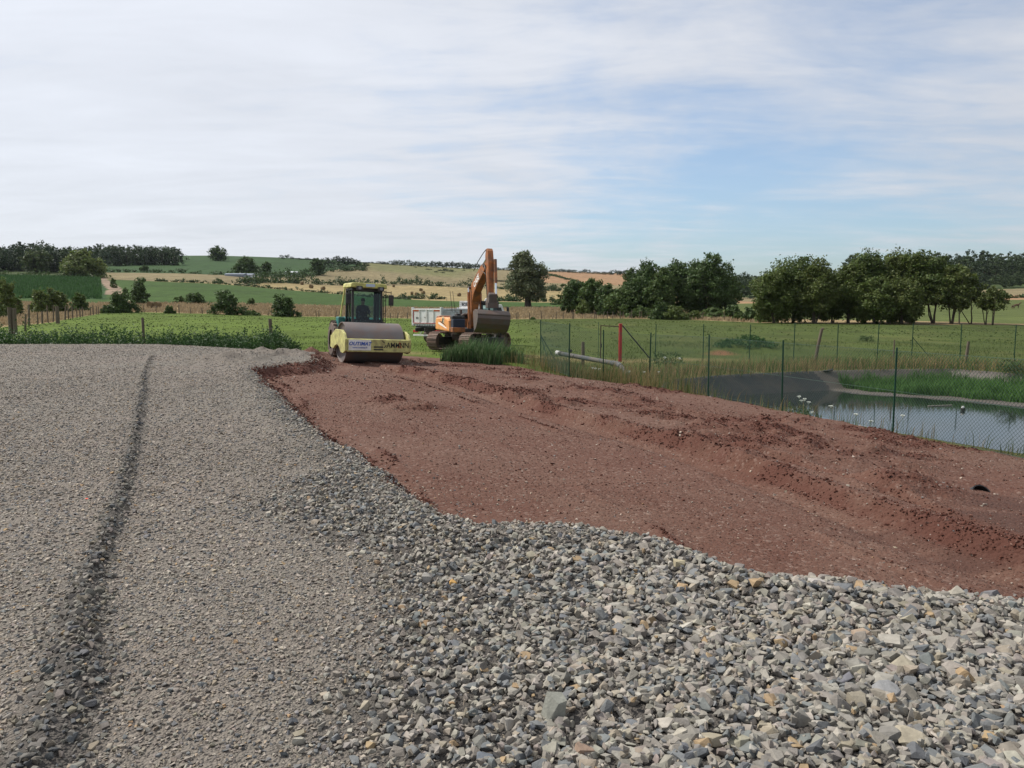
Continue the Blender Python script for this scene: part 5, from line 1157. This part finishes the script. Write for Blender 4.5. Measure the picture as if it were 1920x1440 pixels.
MB().box((-.38, 2.6, .98), (.10, 6.4, .24)).box((.38, 2.6, .98), (.10, 6.4, .24)).box((0, .2, .95), (.8, .1, .22)).box((0, 1.0, .86), (.9, .5, .3)).box((.7, 2.9, .82), (.5, .9, .45)).box((-.7, 2.9, .82), (.5, .9, .45)).box((0, .06, 1.16), (1.9, .12, .12)).build('chassis', M_BLK, tk, bevel=.02)
def truck_wheel(x, y, w=.30, rad=.50):
    o = MB().lathe([(-w / 2, rad * .55), (-w / 2, rad * .92), (-w * .4, rad), (w * .4, rad), (w / 2, rad * .92), (w / 2, rad * .55)], (0, 0, 0), 32).build('wheel', M_TYRE, tk, smooth=30); o.location = (x, y, rad)
    MB().lathe([(-w * .4, rad * .56), (-w * .1, rad * .4), (-w * .1, 0)], (0, 0, 0), 20).lathe([(w * .4, rad * .56), (w * .1, rad * .4), (w * .1, 0)], (0, 0, 0), 20).build('rim', M_RIM, o, smooth=30)
for s in (-1, 1): truck_wheel(s * .92, 1.35, .56); truck_wheel(s * 1.02, 5.1)
MB().box((0, 1.35, 1.06), (2.4, 1.2, .05)).build('mudguard', M_BLK, tk)
MB().box((0, -.02, .60), (2.3, .06, .10)).bar((-.6, 0, .62), (-.6, .25, .95), .05, .05).bar((.6, 0, .62), (.6, .25, .95), .05, .05).build('rear_bumper', M_WHITE, tk, bevel=.01)
for s in (-1, 1): MB().box((s * .95, -.02, .86), (.42, .07, .16)).build('tail_light', M_TAIL, tk, bevel=.01)
MB().disc_cyl((-.85, .15, 1.05), .13, .3, 14).build('air_tank', M_WHITE, tk)
cb = MB().prism([(4.55, .95), (4.55, 2.50), (4.75, 2.66), (6.0, 2.62), (6.35, 2.0), (6.5, 1.5), (6.5, .70), (5.7, .70), (5.6, 1.05), (4.7, 1.05)], -1.17, 1.17).build('cab', M_WHITE, tk, bevel=.05)
MB().prism([(5.05, 1.75), (5.05, 2.42), (5.85, 2.42), (6.15, 1.8)], -1.18, 1.18).build('side_window', M_BLK, cb); MB().prism([(6.04, 2.52), (6.34, 2.02), (6.38, 2.02), (6.08, 2.54)], -1.05, 1.05).build('windscreen', M_BLK, cb)
MB().box((.55, 4.55, 2.1), (.5, .03, .5)).box((-.55, 4.55, 2.1), (.5, .03, .5)).build('rear_window', M_BLK, cb); MB().box((1.178, 5.0, 1.45), (.01, .9, .03)).build('door_line', M_BLK, cb)
for s in (-1, 1): MB().bar((s * 1.17, 6.1, 2.45), (s * 1.45, 6.25, 2.45), .02, n=6).bar((s * 1.17, 6.1, 1.95), (s * 1.45, 6.25, 1.95), .02, n=6).box((s * 1.45, 6.25, 2.12), (.16, .08, .65)).build('mirror', M_BLK, cb, bevel=.02)
MB().bar((1.0, 4.45, 1.0), (1.0, 4.45, 2.95), .06, n=10).bar((1.0, 4.45, 2.95), (1.12, 4.45, 3.02), .06, n=10).build('exhaust_pipe', M_WHITE, tk); MB().disc_cyl((0, 5.3, 2.70), .07, .14, 14, 'z').build('beacon', simple('amber_beacon', (.8, .35, .03), .3), cb)

# ================================================================== FENCES, GATE, PIPE, SMALL THINGS
M_GPOST = simple('green_post_paint', (.012, .055, .032), .5, var=.2); M_WIRE = simple('green_wire', (.03, .065, .045), .5, var=.1)
def mesh_fence(label, posts, H, seed, braces=(), pitch=.085, wire=.0032, lean=None, skip=()):
    """posts: world points; one fence = posts + chain-link panels"""
    r0 = np.random.default_rng(seed); o0 = posts[0]; root = thing('chain_link_fence', label, 'fence', o0); tops = []
    for i, q in enumerate(posts):
        ln = Vector((r0.normal(0, .02), r0.normal(0, .01), 0)) + (Vector(lean[i]) if lean and i in lean else Vector((0, 0, 0)))
        a = q - o0 + Vector((0, 0, -.2)); t = q - o0 + ln + Vector((0, 0, H * r0.uniform(.98, 1.02))); tops.append((q - o0, t))
        mb = MB().bar(a, t, .045, .012).bar(a, t, .012, .045); mb.build('post', M_GPOST, root)
    for (i, dx, dy, hh) in braces:
        b0, t = tops[i]; q = Vector((b0.x + dx, b0.y + dy, 0)); q.z = gz(q.x + o0.x, q.y + o0.y) - o0.z - .05
        MB().bar(b0.lerp(t, hh), q, .035, .012).bar(b0.lerp(t, hh), q, .012, .035).build('brace', M_GPOST, root)
    mb = MB(); V = []; F = []
    def wirebar(a, b, w):
        d = (b - a).normalized(); s = d.cross(Vector((.3, .9, .1))).normalized() * w; u = d.cross(s).normalized() * w; k = len(V)
        for c in (a, b): V.extend([c + s, c - s * .5 + u * .87, c - s * .5 - u * .87])
        for j in range(3): F.append((k + j, k + (j + 1) % 3, k + 3 + (j + 1) % 3, k + 3 + j))
    for i in range(len(posts) - 1):
        if i in skip: continue
        b0, t0 = tops[i]; b1, t1 = tops[i + 1]; L = (b1 - b0).length; h = H * .93; nn = int(L / pitch); m = int(h / pitch)
        def P(u, v): a = b0.lerp(b1, u / nn); t = t0.lerp(t1, u / nn); return a + (t - a) * (.03 + .93 * v / m)
        for k in range(-m, nn):
            u0, u1 = max(0, k), min(nn, k + m)
            if u1 > u0: wirebar(P(u0, u0 - k), P(u1, u1 - k), wire)
            # the other diagonal
            if u1 > u0: wirebar(P(u0, m - (u0 - k)), P(u1, m - (u1 - k)), wire)
        for v in (0, m / 2, m): wirebar(P(0, v), P(nn, v), wire * 1.3)
    np_mesh('wire_mesh', [v[:] for v in V], F, None, M_WIRE, root)
    return root
def fpt(px, row, z0=-1.2):
    x, y = on_plane(px, row, z0); q = Vector((x, y, gz(x, y)))
    s = .0
    for _ in range(4):
        x, y = on_plane(px, row, q.z); q = Vector((x, y, gz(x, y)))
    return q
near = [fpt(1014, 688, -1.0)] + [fpt(1067, 708), fpt(1131, 716), fpt(1217, 724), fpt(1328, 743), fpt(1466, 770), fpt(1674, 812), fpt(1990, 880), fpt(2350, 960)]
mesh_fence('green chain link fence between red earth and pond', near, 1.98, 5, braces=[(0, .38, -1.0, .68), (0, .85, .2, .68), (7, -.7, -.5, .35)], lean={6: (-.0, 0, 0)})
farp = [Vector((q.x, q.y, gz(q.x, q.y))) for q in [spot(px, y, 640) for px, y in [(1229, 39.5), (1319, 39.5), (1406, 39.5), (1489, 39.5), (1571, 39.8), (1646, 40.2), (1711, 40.6), (1802, 38.5), (1904, 38.5), (2010, 38), (2120, 37.5)]]]
mesh_fence('green chain link fence on the far side of the pond', farp, 1.98, 6, braces=[(6, 1.0, -.3, .62)], wire=.0018, pitch=.10)
# gate
g0 = spot(1122, 39.0, 640); g1 = spot(1163, 38.6, 640)
gt = thing('gate_frame', 'open metal gate frame with a broad red post and dark brace', 'gate', g0)
d = g1 - g0
M_DARKM = simple('dark_rusty_metal', (.06, .03, .025), .7, var=.3)
MB().box((d.x, d.y, .88), (.15, .13, 1.98), (0, 0, .2)).box((d.x + .0, d.y, 1.88), (.18, .16, .03)).build('red_post', M_REDP, gt, bevel=.012)
MB().bar((0.12, 0, 1.78), (d.x, d.y, d.z + 1.80), .045, .045).bar((.12, 0, -.1), (.12, 0, 1.80), .045, .045).build('frame_bars', M_DARKM, gt)
MB().bar((d.x + .1, d.y, 1.80), (d.x + 1.45, d.y - .4, .15), .06, .04).build('brace', M_BLK, gt); MB().bar((0, 0, -.1), (0, .02, 1.98), .045, .02).build('post', M_GPOST, gt); MB().box((.14, -.04, .75), (.07, .06, .18)).build('lock', M_BLK, gt)
# pipe
M_PIPE = simple("grey_plastic_pipe", (.075, .085, .095), .85, var=.15, dirt=(.18, .14, .1), dirt_amt=.3)
a = at(1046, 662, 36); b = at(1160, 683, 32); a.z = max(a.z, gz(a.x, a.y) + .16); 
pi_ = thing('drain_pipe', 'long grey elbowed pipe lying over the bank into the pond', 'pipe', a); Lp = b - a; e = at(1186, 712, 29.5) - a
MB().tube([Vector((0, 0, 0)), Lp * .5, Lp * .93], .105, 14).build('pipe_run', M_PIPE, pi_, smooth=40); MB().tube([Lp * .90, Lp * .98, Lp + (e - Lp) * .08, Lp + (e - Lp) * .16], .12, 14).build('elbow', M_PIPE, pi_, smooth=40)
MB().tube([Lp + (e - Lp) * .12, Lp + (e - Lp) * .6, e + Vector((.15, 0, -.35))], .10, 14).build('pipe_drop', M_PIPE, pi_, smooth=40); MB().tube([Lp * -.02, Lp * .03], .12, 14).build('collar', M_WHITE, pi_, smooth=40); MB().tube([Lp * .06, Lp * .075], .125, 14).tube([Lp * .30, Lp * .31], .115, 14).build('clamp', M_BLK, pi_)
MB().box(Lp * .22 + Vector((0, 0, .2)), (.16, .12, .14)).bar(Lp * .22 + Vector((-.1, 0, .3)), Lp * .22 + Vector((.1, 0, .22)), .03, n=6).build('valve', M_BLK, pi_)
# wooden posts
def wood_post(label, px, base, top, y, w, lean=(0, 0), name='wooden_post', group=None, mesh=None, notch=False):
    p = spot(px, y, base); p.z = gz(p.x, p.y); h = at(px, top, y).z - p.z; r0 = np.random.default_rng(int(px * 7 + top))
    mb = MB().tube([(0, 0, -.15), (lean[0] * .5 + r0.normal(0, .01), lean[1] * .5, h * .5), (lean[0], lean[1], h)], [w / 2, w / 2 * .97, w / 2 * .88], 9)
    if notch: mb.bar((lean[0], lean[1], h), (lean[0] + w * .55, lean[1], h + w * .2), w * .35, n=6)
    o = mb.build(name, M_WOODPOST, None, smooth=50); o.location = p
    return tag(o, label, 'post', group)
wood_post('thick sawn wooden post standing in weeds left of the roller', 507, 623, 598, 33.5, .17)
wood_post('short dark wooden stump post above the far left weeds', 268, 609, 596, 37, .14)
wood_post('leaning split wooden post behind the pond', 1528, 668, 617, 39.3, .17, (.30, 0), notch=True)
wood_post('slightly leaning grey post near the right end of the far fence', 1811, 665, 640, 39.0, .16, (.1, 0))
wood_post('grey wooden post just behind the pipe', 1093, 672, 641, 35, .17)
wood_post('pale thin stake rising behind the near fence by the reeds', 1676, 660, 637, 37, .07)
wood_post('massive weathered gate post at the far left, left one of two', 20, 612, 576, 60, .34); wood_post('massive weathered gate post at the far left, right one of two', 28, 612, 578, 60, .32, (.05, 0)); wood_post('thick dark fence post in the middle of the left pasture fence', 108, 596, 574, 84, .42)
# pasture fence with individual posts
def pasture_fence(label, pts, seed, wire=True):
    """pts: (px, y, height, lean)"""
    r0 = np.random.default_rng(seed); o0 = spot(pts[0][0], pts[0][1]); root = thing('pasture_fence', label, 'fence', o0); tp = []
    for px, y, h, ln in pts:
        q = spot(px, y) - o0; t = q + Vector((ln * h, 0, h)); tp.append((q, t)); w = r0.uniform(.12, .20)
        MB().tube([q - Vector((0, 0, .2)), q.lerp(t, .5), t], [w / 2, w / 2, w * .42], 6).build('post', M_WOODPOST, root)
    mb = MB()
    for (q, t), (q2, t2) in zip(tp[:-1], tp[1:]):
        if (q2 - q).length < 30:
            for k in (.45, .85): mb.bar(q.lerp(t, k), q2.lerp(t2, k), .006, n=3)
    mb.build('wire', M_STEEL, root)
    return root
r0 = np.random.default_rng(44)
pasture_fence('row of uneven wooden posts along the dry grass at left', [(45, 66, 1.5, .1), (53, 78, 2.2, .06), (70, 82, 1.3, 0), (78, 84, 1.4, .05), (89, 88, 2.0, 0), (99, 90, 2.0, .08), (121, 96, 1.9, .12), (128, 99, 1.7, 0), (136, 102, 1.7, 0), (144, 105, 1.5, 0), (150, 109, 1.3, 0), (155, 113, 1.5, 0), (170, 120, 1.4, 0), (175, 124, 1.6, 0), (181, 129, 1.4, .05), (185, 133, 1.3, 0)], 1)
pasture_fence('wooden post fence from the dirt track to the yellow roller', [(271, 149, 1.5, -.1), (293, 149, 1.5, .05), (336, 149, 1.7, 0), (358, 149, 1.3, -.1), (380, 149, 1.2, -.1), (470, 149, 1.1, 0), (475, 149, 1.3, -.1), (503, 149, 1.2, .2), (509, 149, 1.5, .1), (557, 149, 1.3, .05), (565, 149, 1.3, .15), (594, 149, 1.3, -.15), (598, 149, 1.3, 0), (629, 149, 1.3, .2), (636, 149, 1.2, .1), (732, 149, 1.1, 0), (745, 149, 1.1, .15), (764, 149, 1.2, 0)], 2)
pasture_fence('wooden post fence behind the excavator and below the grove', [(968, 149, 1.3, .02), (971, 149, 1.3, .05), (993, 149, 1.3, 0), (1016, 149, 1.8, -.1), (1037, 149, 1.1, 0), (1043, 149, 1.5, .05), (1056, 149, 1.3, 0), (1073, 149, 1.3, 0), (1076, 149, 1.2, -.1), (1097, 149, 1.2, 0), (1114, 149, 1.4, .1), (1118, 149, 1.3, 0), (1131, 149, 1.4, .15), (1139, 149, 1.5, 0), (1149, 149, 1.4, 0), (1163, 149, 1.5, 0), (1167, 149, 1.2, .2), (1181, 149, 1.3, 0), (1184, 149, 1.6, .05), (1199, 149, 1.5, .05), (1202, 149, 1.5, .1), (1273, 146, 1.2, 0), (1281, 146, 1.4, 0), (1290, 145, 1.1, .1), (1299, 144, 1.2, 0), (1318, 142, 1.2, 0), (1358, 138, 1.2, 0)], 3)
pasture_fence('thin field fence above the green field right of the digger', [(650, 310, 1.6, 0), (672, 312, 1.6, 0), (708, 310, 1.6, 0), (765, 302, 1.6, 0), (805, 296, 1.6, 0), (838, 294, 1.6, 0)], 4)
# hay bales
M_HAY = simple('hay', (.15, .105, .05), .95, var=.35, vs=3, bmp=.03); M_HAYD = simple('hay_end', (.11, .08, .045), .95, var=.3, vs=4)
def bale(px, y, lab, rad=.8, rot=.3, grp='round hay bales in the stubble field'):
    p = spot(px, y); o = MB().disc_cyl((0, 0, 0), rad, rad * 1.6, 22, 'x').build('hay_bale', M_HAY, None, bevel=.06); o.location = p + Vector((0, 0, rad * .95)); o.rotation_euler = (0, 0, rot)
    return tag(o, lab, 'hay bale', grp)
for i, (px, y, lab) in enumerate([(568, 405, 'round hay bale farthest left in the stubble'), (585, 372, 'dark round bale second from left in the stubble'), (607, 362, 'round bale in the stubble just left of the roller roof'), (739, 480, 'pale bale by the hedge above the roller mirror'), (790, 450, 'upper of two close bales right of the roller'), (794, 405, 'lower of two close bales right of the roller'), (773, 385, 'left bale of the pair above the ditch bushes'), (782, 378, 'right bale of the pair above the ditch bushes'), (861, 400, 'lone bale just left of the orange boom'), (895, 420, 'bale seen between the orange boom and arm'), (1020, 410, 'bale half hidden beside the willow')]):
    bale(px, y, lab, .95 if i < 9 else .9, .4 + i, )
for i, (px, y, lab) in enumerate([(284, 168, 'grey topped round bale left of its twin in the dry grass'), (296, 168, 'round bale right of its twin at the dry grass edge')]): bale(px, y, lab, .72, 1.3, 'pair of bales at the dry grass edge')
for i, (px, row, y, lab) in enumerate([(238, 553, 190, 'pale heap beside the bush on the track'), (247, 555, 188, 'smaller pale heap right of the bigger one')]):
    p = spot(px, y); V, F = rock_template(700 + i, 20); o = np_mesh('straw_heap', V * np.array([3.4, 2, 1.6]) * (1, .7)[i], F, np.full((len(V), 3), (.40, .33, .22)), M_STONE); o.location = p + Vector((0, 0, .3)); tag(o, lab, 'straw heap')
# sheds
M_SHEDW = simple('pale_sheet_metal', (.55, .57, .60), .5, var=.06); M_SHEDG = simple('grey_blue_roof', (.20, .23, .28), .5, var=.1)
def shed(lab, px0, px1, y, h, mat, roofm, name='shed'):
    a, b = spot(px0, y), spot(px1, y); root = thing(name, lab, 'shed', a.lerp(b, .5)); L = (b - a).length; root.rotation_euler = (0, 0, math.atan2(b.y - a.y, b.x - a.x))
    MB().box((0, 0, h * .4), (L, 6, h * 1.0)).build('wall', mat, root); MB().prism([(-3.3, h * .9), (0, h * 1.35), (3.3, h * .9)], -L / 2 - .3, L / 2 + .3).build('roof', roofm, root)
    MB().box((L * .2, -3.02, h * .4), (L * .15, .05, h * .6)).build('door', M_SHEDG, root); return root
shed('white flat shed on the slope below the ridge', 539, 560, 520, 1.9, M_SHEDW, M_SHEDW); shed('long low grey shed under the wide hill tree', 428, 463, 432, 1.3, M_SHEDG, M_SHEDG); shed('grey shed beside the long one by the hill hedge', 466, 478, 436, 1.7, M_SHEDW, M_SHEDG)
# power or marker bits by the pond, floating stick and marker
p = at(1560, 759, 0.1); x_, y_ = on_plane(1765, 762, PONDZ); st_ = MB().bar((-.5, 0, .015), (.52, .2, .02), .02, n=7).build('floating_branch', simple('bleached_wood', (.25, .23, .19), .8), None); st_.location = (x_, y_, PONDZ); tag(st_, 'pale bleached branch floating on the pond', 'branch')
x_, y_ = on_plane(1805, 770, PONDZ); fl_ = thing('float_marker', 'small dark float with a pale top on the pond', 'float', (x_, y_, PONDZ)); MB().disc_cyl((0, 0, .03), .07, .14, 12, 'z').build('body', M_BLK, fl_); MB().disc_cyl((0, 0, .13), .05, .06, 12, 'z').build('cap', M_WHITE, fl_)
# drain opening in the soil
x_, y_ = on_plane(1842, 931, RA, RB, RC); dp = thing('pipe_end', 'black open pipe end buried in the red earth at right', 'pipe', (x_, y_, gz(x_, y_) - .05)); mb = MB(); mb.lathe([(-.22, .15), (.0, .15), (.0, .135), (-.20, .135), (-.20, 0)], (0, 0, .0), 24); o = mb.build('pipe_rim', M_BLK, dp, smooth=40); dp.rotation_euler = (0, R(-35), R(-80))
x_, y_ = on_plane(1550, 697, -1.25); o = MB().prism([(-.2, 0), (.2, .01), (.28, .09), (.05, .03)], -.1, .1, 'xz').build('liner_flap', M_BLK, None); o.location = (x_, y_, gz(x_, y_) + .03); tag(o, 'loose black flap of liner on the far bank', 'liner flap')
# horses
M_HORSE = simple('bay_coat', (.09, .045, .025), .7, var=.2)
def horse(px, y, rot, lab, s=1.0, graze=False):
    P = {'chest': ((0, -.45, 1.15), (.27, .33)), 'belly': ((0, 0, 1.10), (.29, .32)), 'rump': ((0, .55, 1.18), (.28, .31)), 'neck0': ((0, -.72, 1.38), (.15, .22)), 'neck1': ((0, -1.0, 1.68 if not graze else .9), (.10, .15)), 'poll': ((0, -1.12, 1.88 if not graze else .6), (.09, .11)), 'muz': ((0, -1.42, 1.62 if not graze else .28), (.06, .07)), 'tail': ((0, .85, 1.2), .06), 'tail2': ((0, .95, .6), .05)}
    E_ = [('belly', 'chest'), ('belly', 'rump'), ('chest', 'neck0'), ('neck0', 'neck1'), ('neck1', 'poll'), ('poll', 'muz'), ('rump', 'tail'), ('tail', 'tail2')]
    for sd_, x in (('l', -.16), ('r', .16)):
        P.update({'sh' + sd_: ((x, -.5, .95), .12), 'kn' + sd_: ((x, -.52, .52), .065), 'fe' + sd_: ((x, -.50, .12), .045), 'ho' + sd_: ((x, -.54, .0), .055), 'th' + sd_: ((x, .55, .95), .16), 'st' + sd_: ((x, .42, .72), .10), 'hk' + sd_: ((x, .68, .50), .06), 'hf' + sd_: ((x, .62, .12), .045), 'hh' + sd_: ((x, .58, .0), .055)})
        E_ += [('chest', 'sh' + sd_), ('sh' + sd_, 'kn' + sd_), ('kn' + sd_, 'fe' + sd_), ('fe' + sd_, 'ho' + sd_), ('rump', 'th' + sd_), ('th' + sd_, 'st' + sd_), ('st' + sd_, 'hk' + sd_), ('hk' + sd_, 'hf' + sd_), ('hf' + sd_, 'hh' + sd_)]
    P = {'belly': P.pop('belly'), **P}; q = spot(px, y); o = person('horse', lab, P, E_, q, rot); o['category'] = 'horse'; o.scale = (s, s, s); o.data.materials.append(M_HORSE); return o
horse(1905, 206, R(80), 'dark brown horse standing at the right picture edge', .85); horse(1898, 205, R(-60), 'smaller brown foal beside the dark horse', .6, True)
hz = MB().box((0, 1300, 34), (7000, 2900, 92)).build('haze', None); hz['kind'] = 'stuff'; hz['label'] = 'thin summer haze over the valley'
hm_ = bpy.data.materials.new('haze'); hm_.use_nodes = True; hm_.node_tree.nodes.clear(); o_ = hm_.node_tree.nodes.new('ShaderNodeOutputMaterial'); v_ = hm_.node_tree.nodes.new('ShaderNodeVolumePrincipled')
v_.inputs['Color'].default_value = (.80, .87, 1, 1); v_.inputs['Density'].default_value = .00003; v_.inputs['Anisotropy'].default_value = .1; hm_.node_tree.links.new(v_.outputs[0], o_.inputs['Volume']); hz.data.materials.append(hm_)
# ================================================================== WORLD, SUN, CAMERA
SUN_AZ, SUN_EL = R(-68), R(50)      # bearing from the view direction (negative = left) and height
sd = Vector((math.sin(SUN_AZ) * math.cos(SUN_EL), math.cos(SUN_AZ) * math.cos(SUN_EL), math.sin(SUN_EL)))
sl = bpy.data.lights.new('sun', 'SUN'); sl.energy = 5.0; sl.angle = R(.7); sl.color = (1, .95, .87)
so = bpy.data.objects.new('sun', sl); COL.objects.link(so); so.rotation_euler = sd.to_track_quat('Z', 'Y').to_euler(); so.location = (-20, 10, 30)
w = bpy.data.worlds.new('World'); SC.world = w; w.use_nodes = True; nt = w.node_tree
bg = nt.nodes['Background']
sky = nt.nodes.new('ShaderNodeTexSky'); sky.sky_type = 'NISHITA'; sky.sun_disc = False; sky.sun_elevation = SUN_EL; sky.sun_rotation = SUN_AZ
sky.air_density = 1.0; sky.dust_density = 1.5; sky.ozone_density = 1.5
tc = nt.nodes.new('ShaderNodeTexCoord'); sep = nt.nodes.new('ShaderNodeSeparateXYZ'); nt.links.new(tc.outputs['Generated'], sep.inputs[0])
def M2(op, a, b_=None, c_=None):
    n = nt.nodes.new('ShaderNodeMath'); n.operation = op
    for i, v in enumerate((a, b_, c_)):
        if v is None: continue
        if isinstance(v, (int, float)): n.inputs[i].default_value = v
        else: nt.links.new(v, n.inputs[i])
    return n.outputs[0]
zc = M2('MAXIMUM', M2('ADD', sep.outputs[2], .10), .04)
px_, py_ = M2('DIVIDE', sep.outputs[0], zc), M2('DIVIDE', sep.outputs[1], zc)
cmb = nt.nodes.new('ShaderNodeCombineXYZ'); nt.links.new(px_, cmb.inputs[0]); nt.links.new(py_, cmb.inputs[1])
def cl(scale, sx, sy, rotz, det, dist, off=0):
    mp = nt.nodes.new('ShaderNodeMapping'); mp.inputs['Scale'].default_value = (sx, sy, 1); mp.inputs['Rotation'].default_value = (0, 0, rotz); mp.inputs['Location'].default_value = (off, off * 1.7, 0)
    nt.links.new(cmb.outputs[0], mp.inputs[0])
    n = nt.nodes.new('ShaderNodeTexNoise'); n.inputs['Scale'].default_value = scale; n.inputs['Detail'].default_value = det; n.inputs['Roughness'].default_value = .58; n.inputs['Distortion'].default_value = dist
    nt.links.new(mp.outputs[0], n.inputs['Vector']); return n.outputs[0]
n1 = cl(.55, 1.0, .8, .5, 8, .6, 3.1); n2 = cl(1.7, .5, 1.2, .35, 8, .8, 1.3); n3 = cl(5.0, .45, 1.0, .3, 6, .5, 7.7)
cov = M2('ADD', M2('MULTIPLY', n1, .9), M2('ADD', M2('MULTIPLY', n2, .55), M2('MULTIPLY', n3, .36)))     # ~ .80 mean
# clearer blue patch to the right
def blob(x, y, z, rad, amt):
    v = nt.nodes.new('ShaderNodeVectorMath'); v.operation = 'DISTANCE'; nt.links.new(tc.outputs['Generated'], v.inputs[0]); v.inputs[1].default_value = (x, y, z)
    m = nt.nodes.new('ShaderNodeMapRange'); m.interpolation_type = 'SMOOTHSTEP'; nt.links.new(v.outputs['Value'], m.inputs[0]); m.inputs[1].default_value = 0; m.inputs[2].default_value = rad; m.inputs[3].default_value = amt; m.inputs[4].default_value = 0
    return m.outputs[0]
def dirv(px, row):
    v = Vector((float(tcol(px, row)), 1, float(slope(row)))).normalized(); return v
b1 = dirv(1600, 290); b2 = dirv(1850, 200); b3 = dirv(1250, 330); b4 = dirv(1780, 420)
cov = M2('SUBTRACT', cov, blob(*b1, .50, .13)); cov = M2('SUBTRACT', cov, blob(*b2, .40, .03)); cov = M2('SUBTRACT', cov, blob(*b3, .45, .12)); cov = M2('SUBTRACT', cov, blob(*b4, .45, .14))
b7 = dirv(1800, 30); cov = M2('ADD', cov, blob(*b7, .42, .24)); b8 = dirv(1480, 330); cov = M2('SUBTRACT', cov, blob(*b8, .50, .09)); b5 = dirv(150, 250); cov = M2('ADD', cov, blob(*b5, .60, .18)); b6 = dirv(1150, 60); cov = M2('ADD', cov, blob(*b6, .35, .08))
fac = nt.nodes.new('ShaderNodeMapRange'); fac.interpolation_type = 'SMOOTHSTEP'; nt.links.new(cov, fac.inputs[0]); fac.inputs[1].default_value = .50; fac.inputs[2].default_value = .98; fac.inputs[3].default_value = .25; fac.inputs[4].default_value = .93
skyc = nt.nodes.new('ShaderNodeVectorMath'); skyc.operation = 'MULTIPLY'; nt.links.new(sky.outputs[0], skyc.inputs[0]); skyc.inputs[1].default_value = (.116, .142, .160)
# cloud veil brightens towards the sun
dt = nt.nodes.new('ShaderNodeVectorMath'); dt.operation = 'DOT_PRODUCT'; nt.links.new(tc.outputs['Generated'], dt.inputs[0]); dt.inputs[1].default_value = sd
br = nt.nodes.new('ShaderNodeMapRange'); nt.links.new(dt.outputs['Value'], br.inputs[0]); br.inputs[1].default_value = -.3; br.inputs[2].default_value = 1; br.inputs[3].default_value = .58; br.inputs[4].default_value = .95
mott = M2('ADD', M2('ADD', M2('MULTIPLY', n2, .30), M2('MULTIPLY', n3, .12)), .80)
cc = nt.nodes.new('ShaderNodeVectorMath'); cc.operation = 'SCALE'; cc.inputs[0].default_value = (.95, .98, 1.05); nt.links.new(M2('MULTIPLY', br.outputs[0], mott), cc.inputs['Scale'])
mx = nt.nodes.new('ShaderNodeMix'); mx.data_type = 'RGBA'; nt.links.new(fac.outputs[0], mx.inputs[0]); nt.links.new(skyc.outputs[0], mx.inputs[6]); nt.links.new(cc.outputs[0], mx.inputs[7])
nt.links.new(mx.outputs[2], bg.inputs[0]); bg.inputs[1].default_value = 1.0
cam = bpy.data.cameras.new('camera'); co = bpy.data.objects.new('camera', cam); COL.objects.link(co)
cam.sensor_width = 36; cam.lens = FPX / 1920 * 36; co.location = (0, 0, CAMZ); co.rotation_euler = (R(90) - PITCH, 0, 0); cam.clip_end = 6000; cam.clip_start = .05
SC.camera = co
SC.render.resolution_x, SC.render.resolution_y = 1024, 768
SC.view_settings.view_transform = 'Standard'; SC.view_settings.look = 'None'; SC.view_settings.exposure = 0; SC.view_settings.gamma = 1
SC.cycles.max_bounces = 6; SC.cycles.transparent_max_bounces = 12; SC.cycles.use_denoising = True
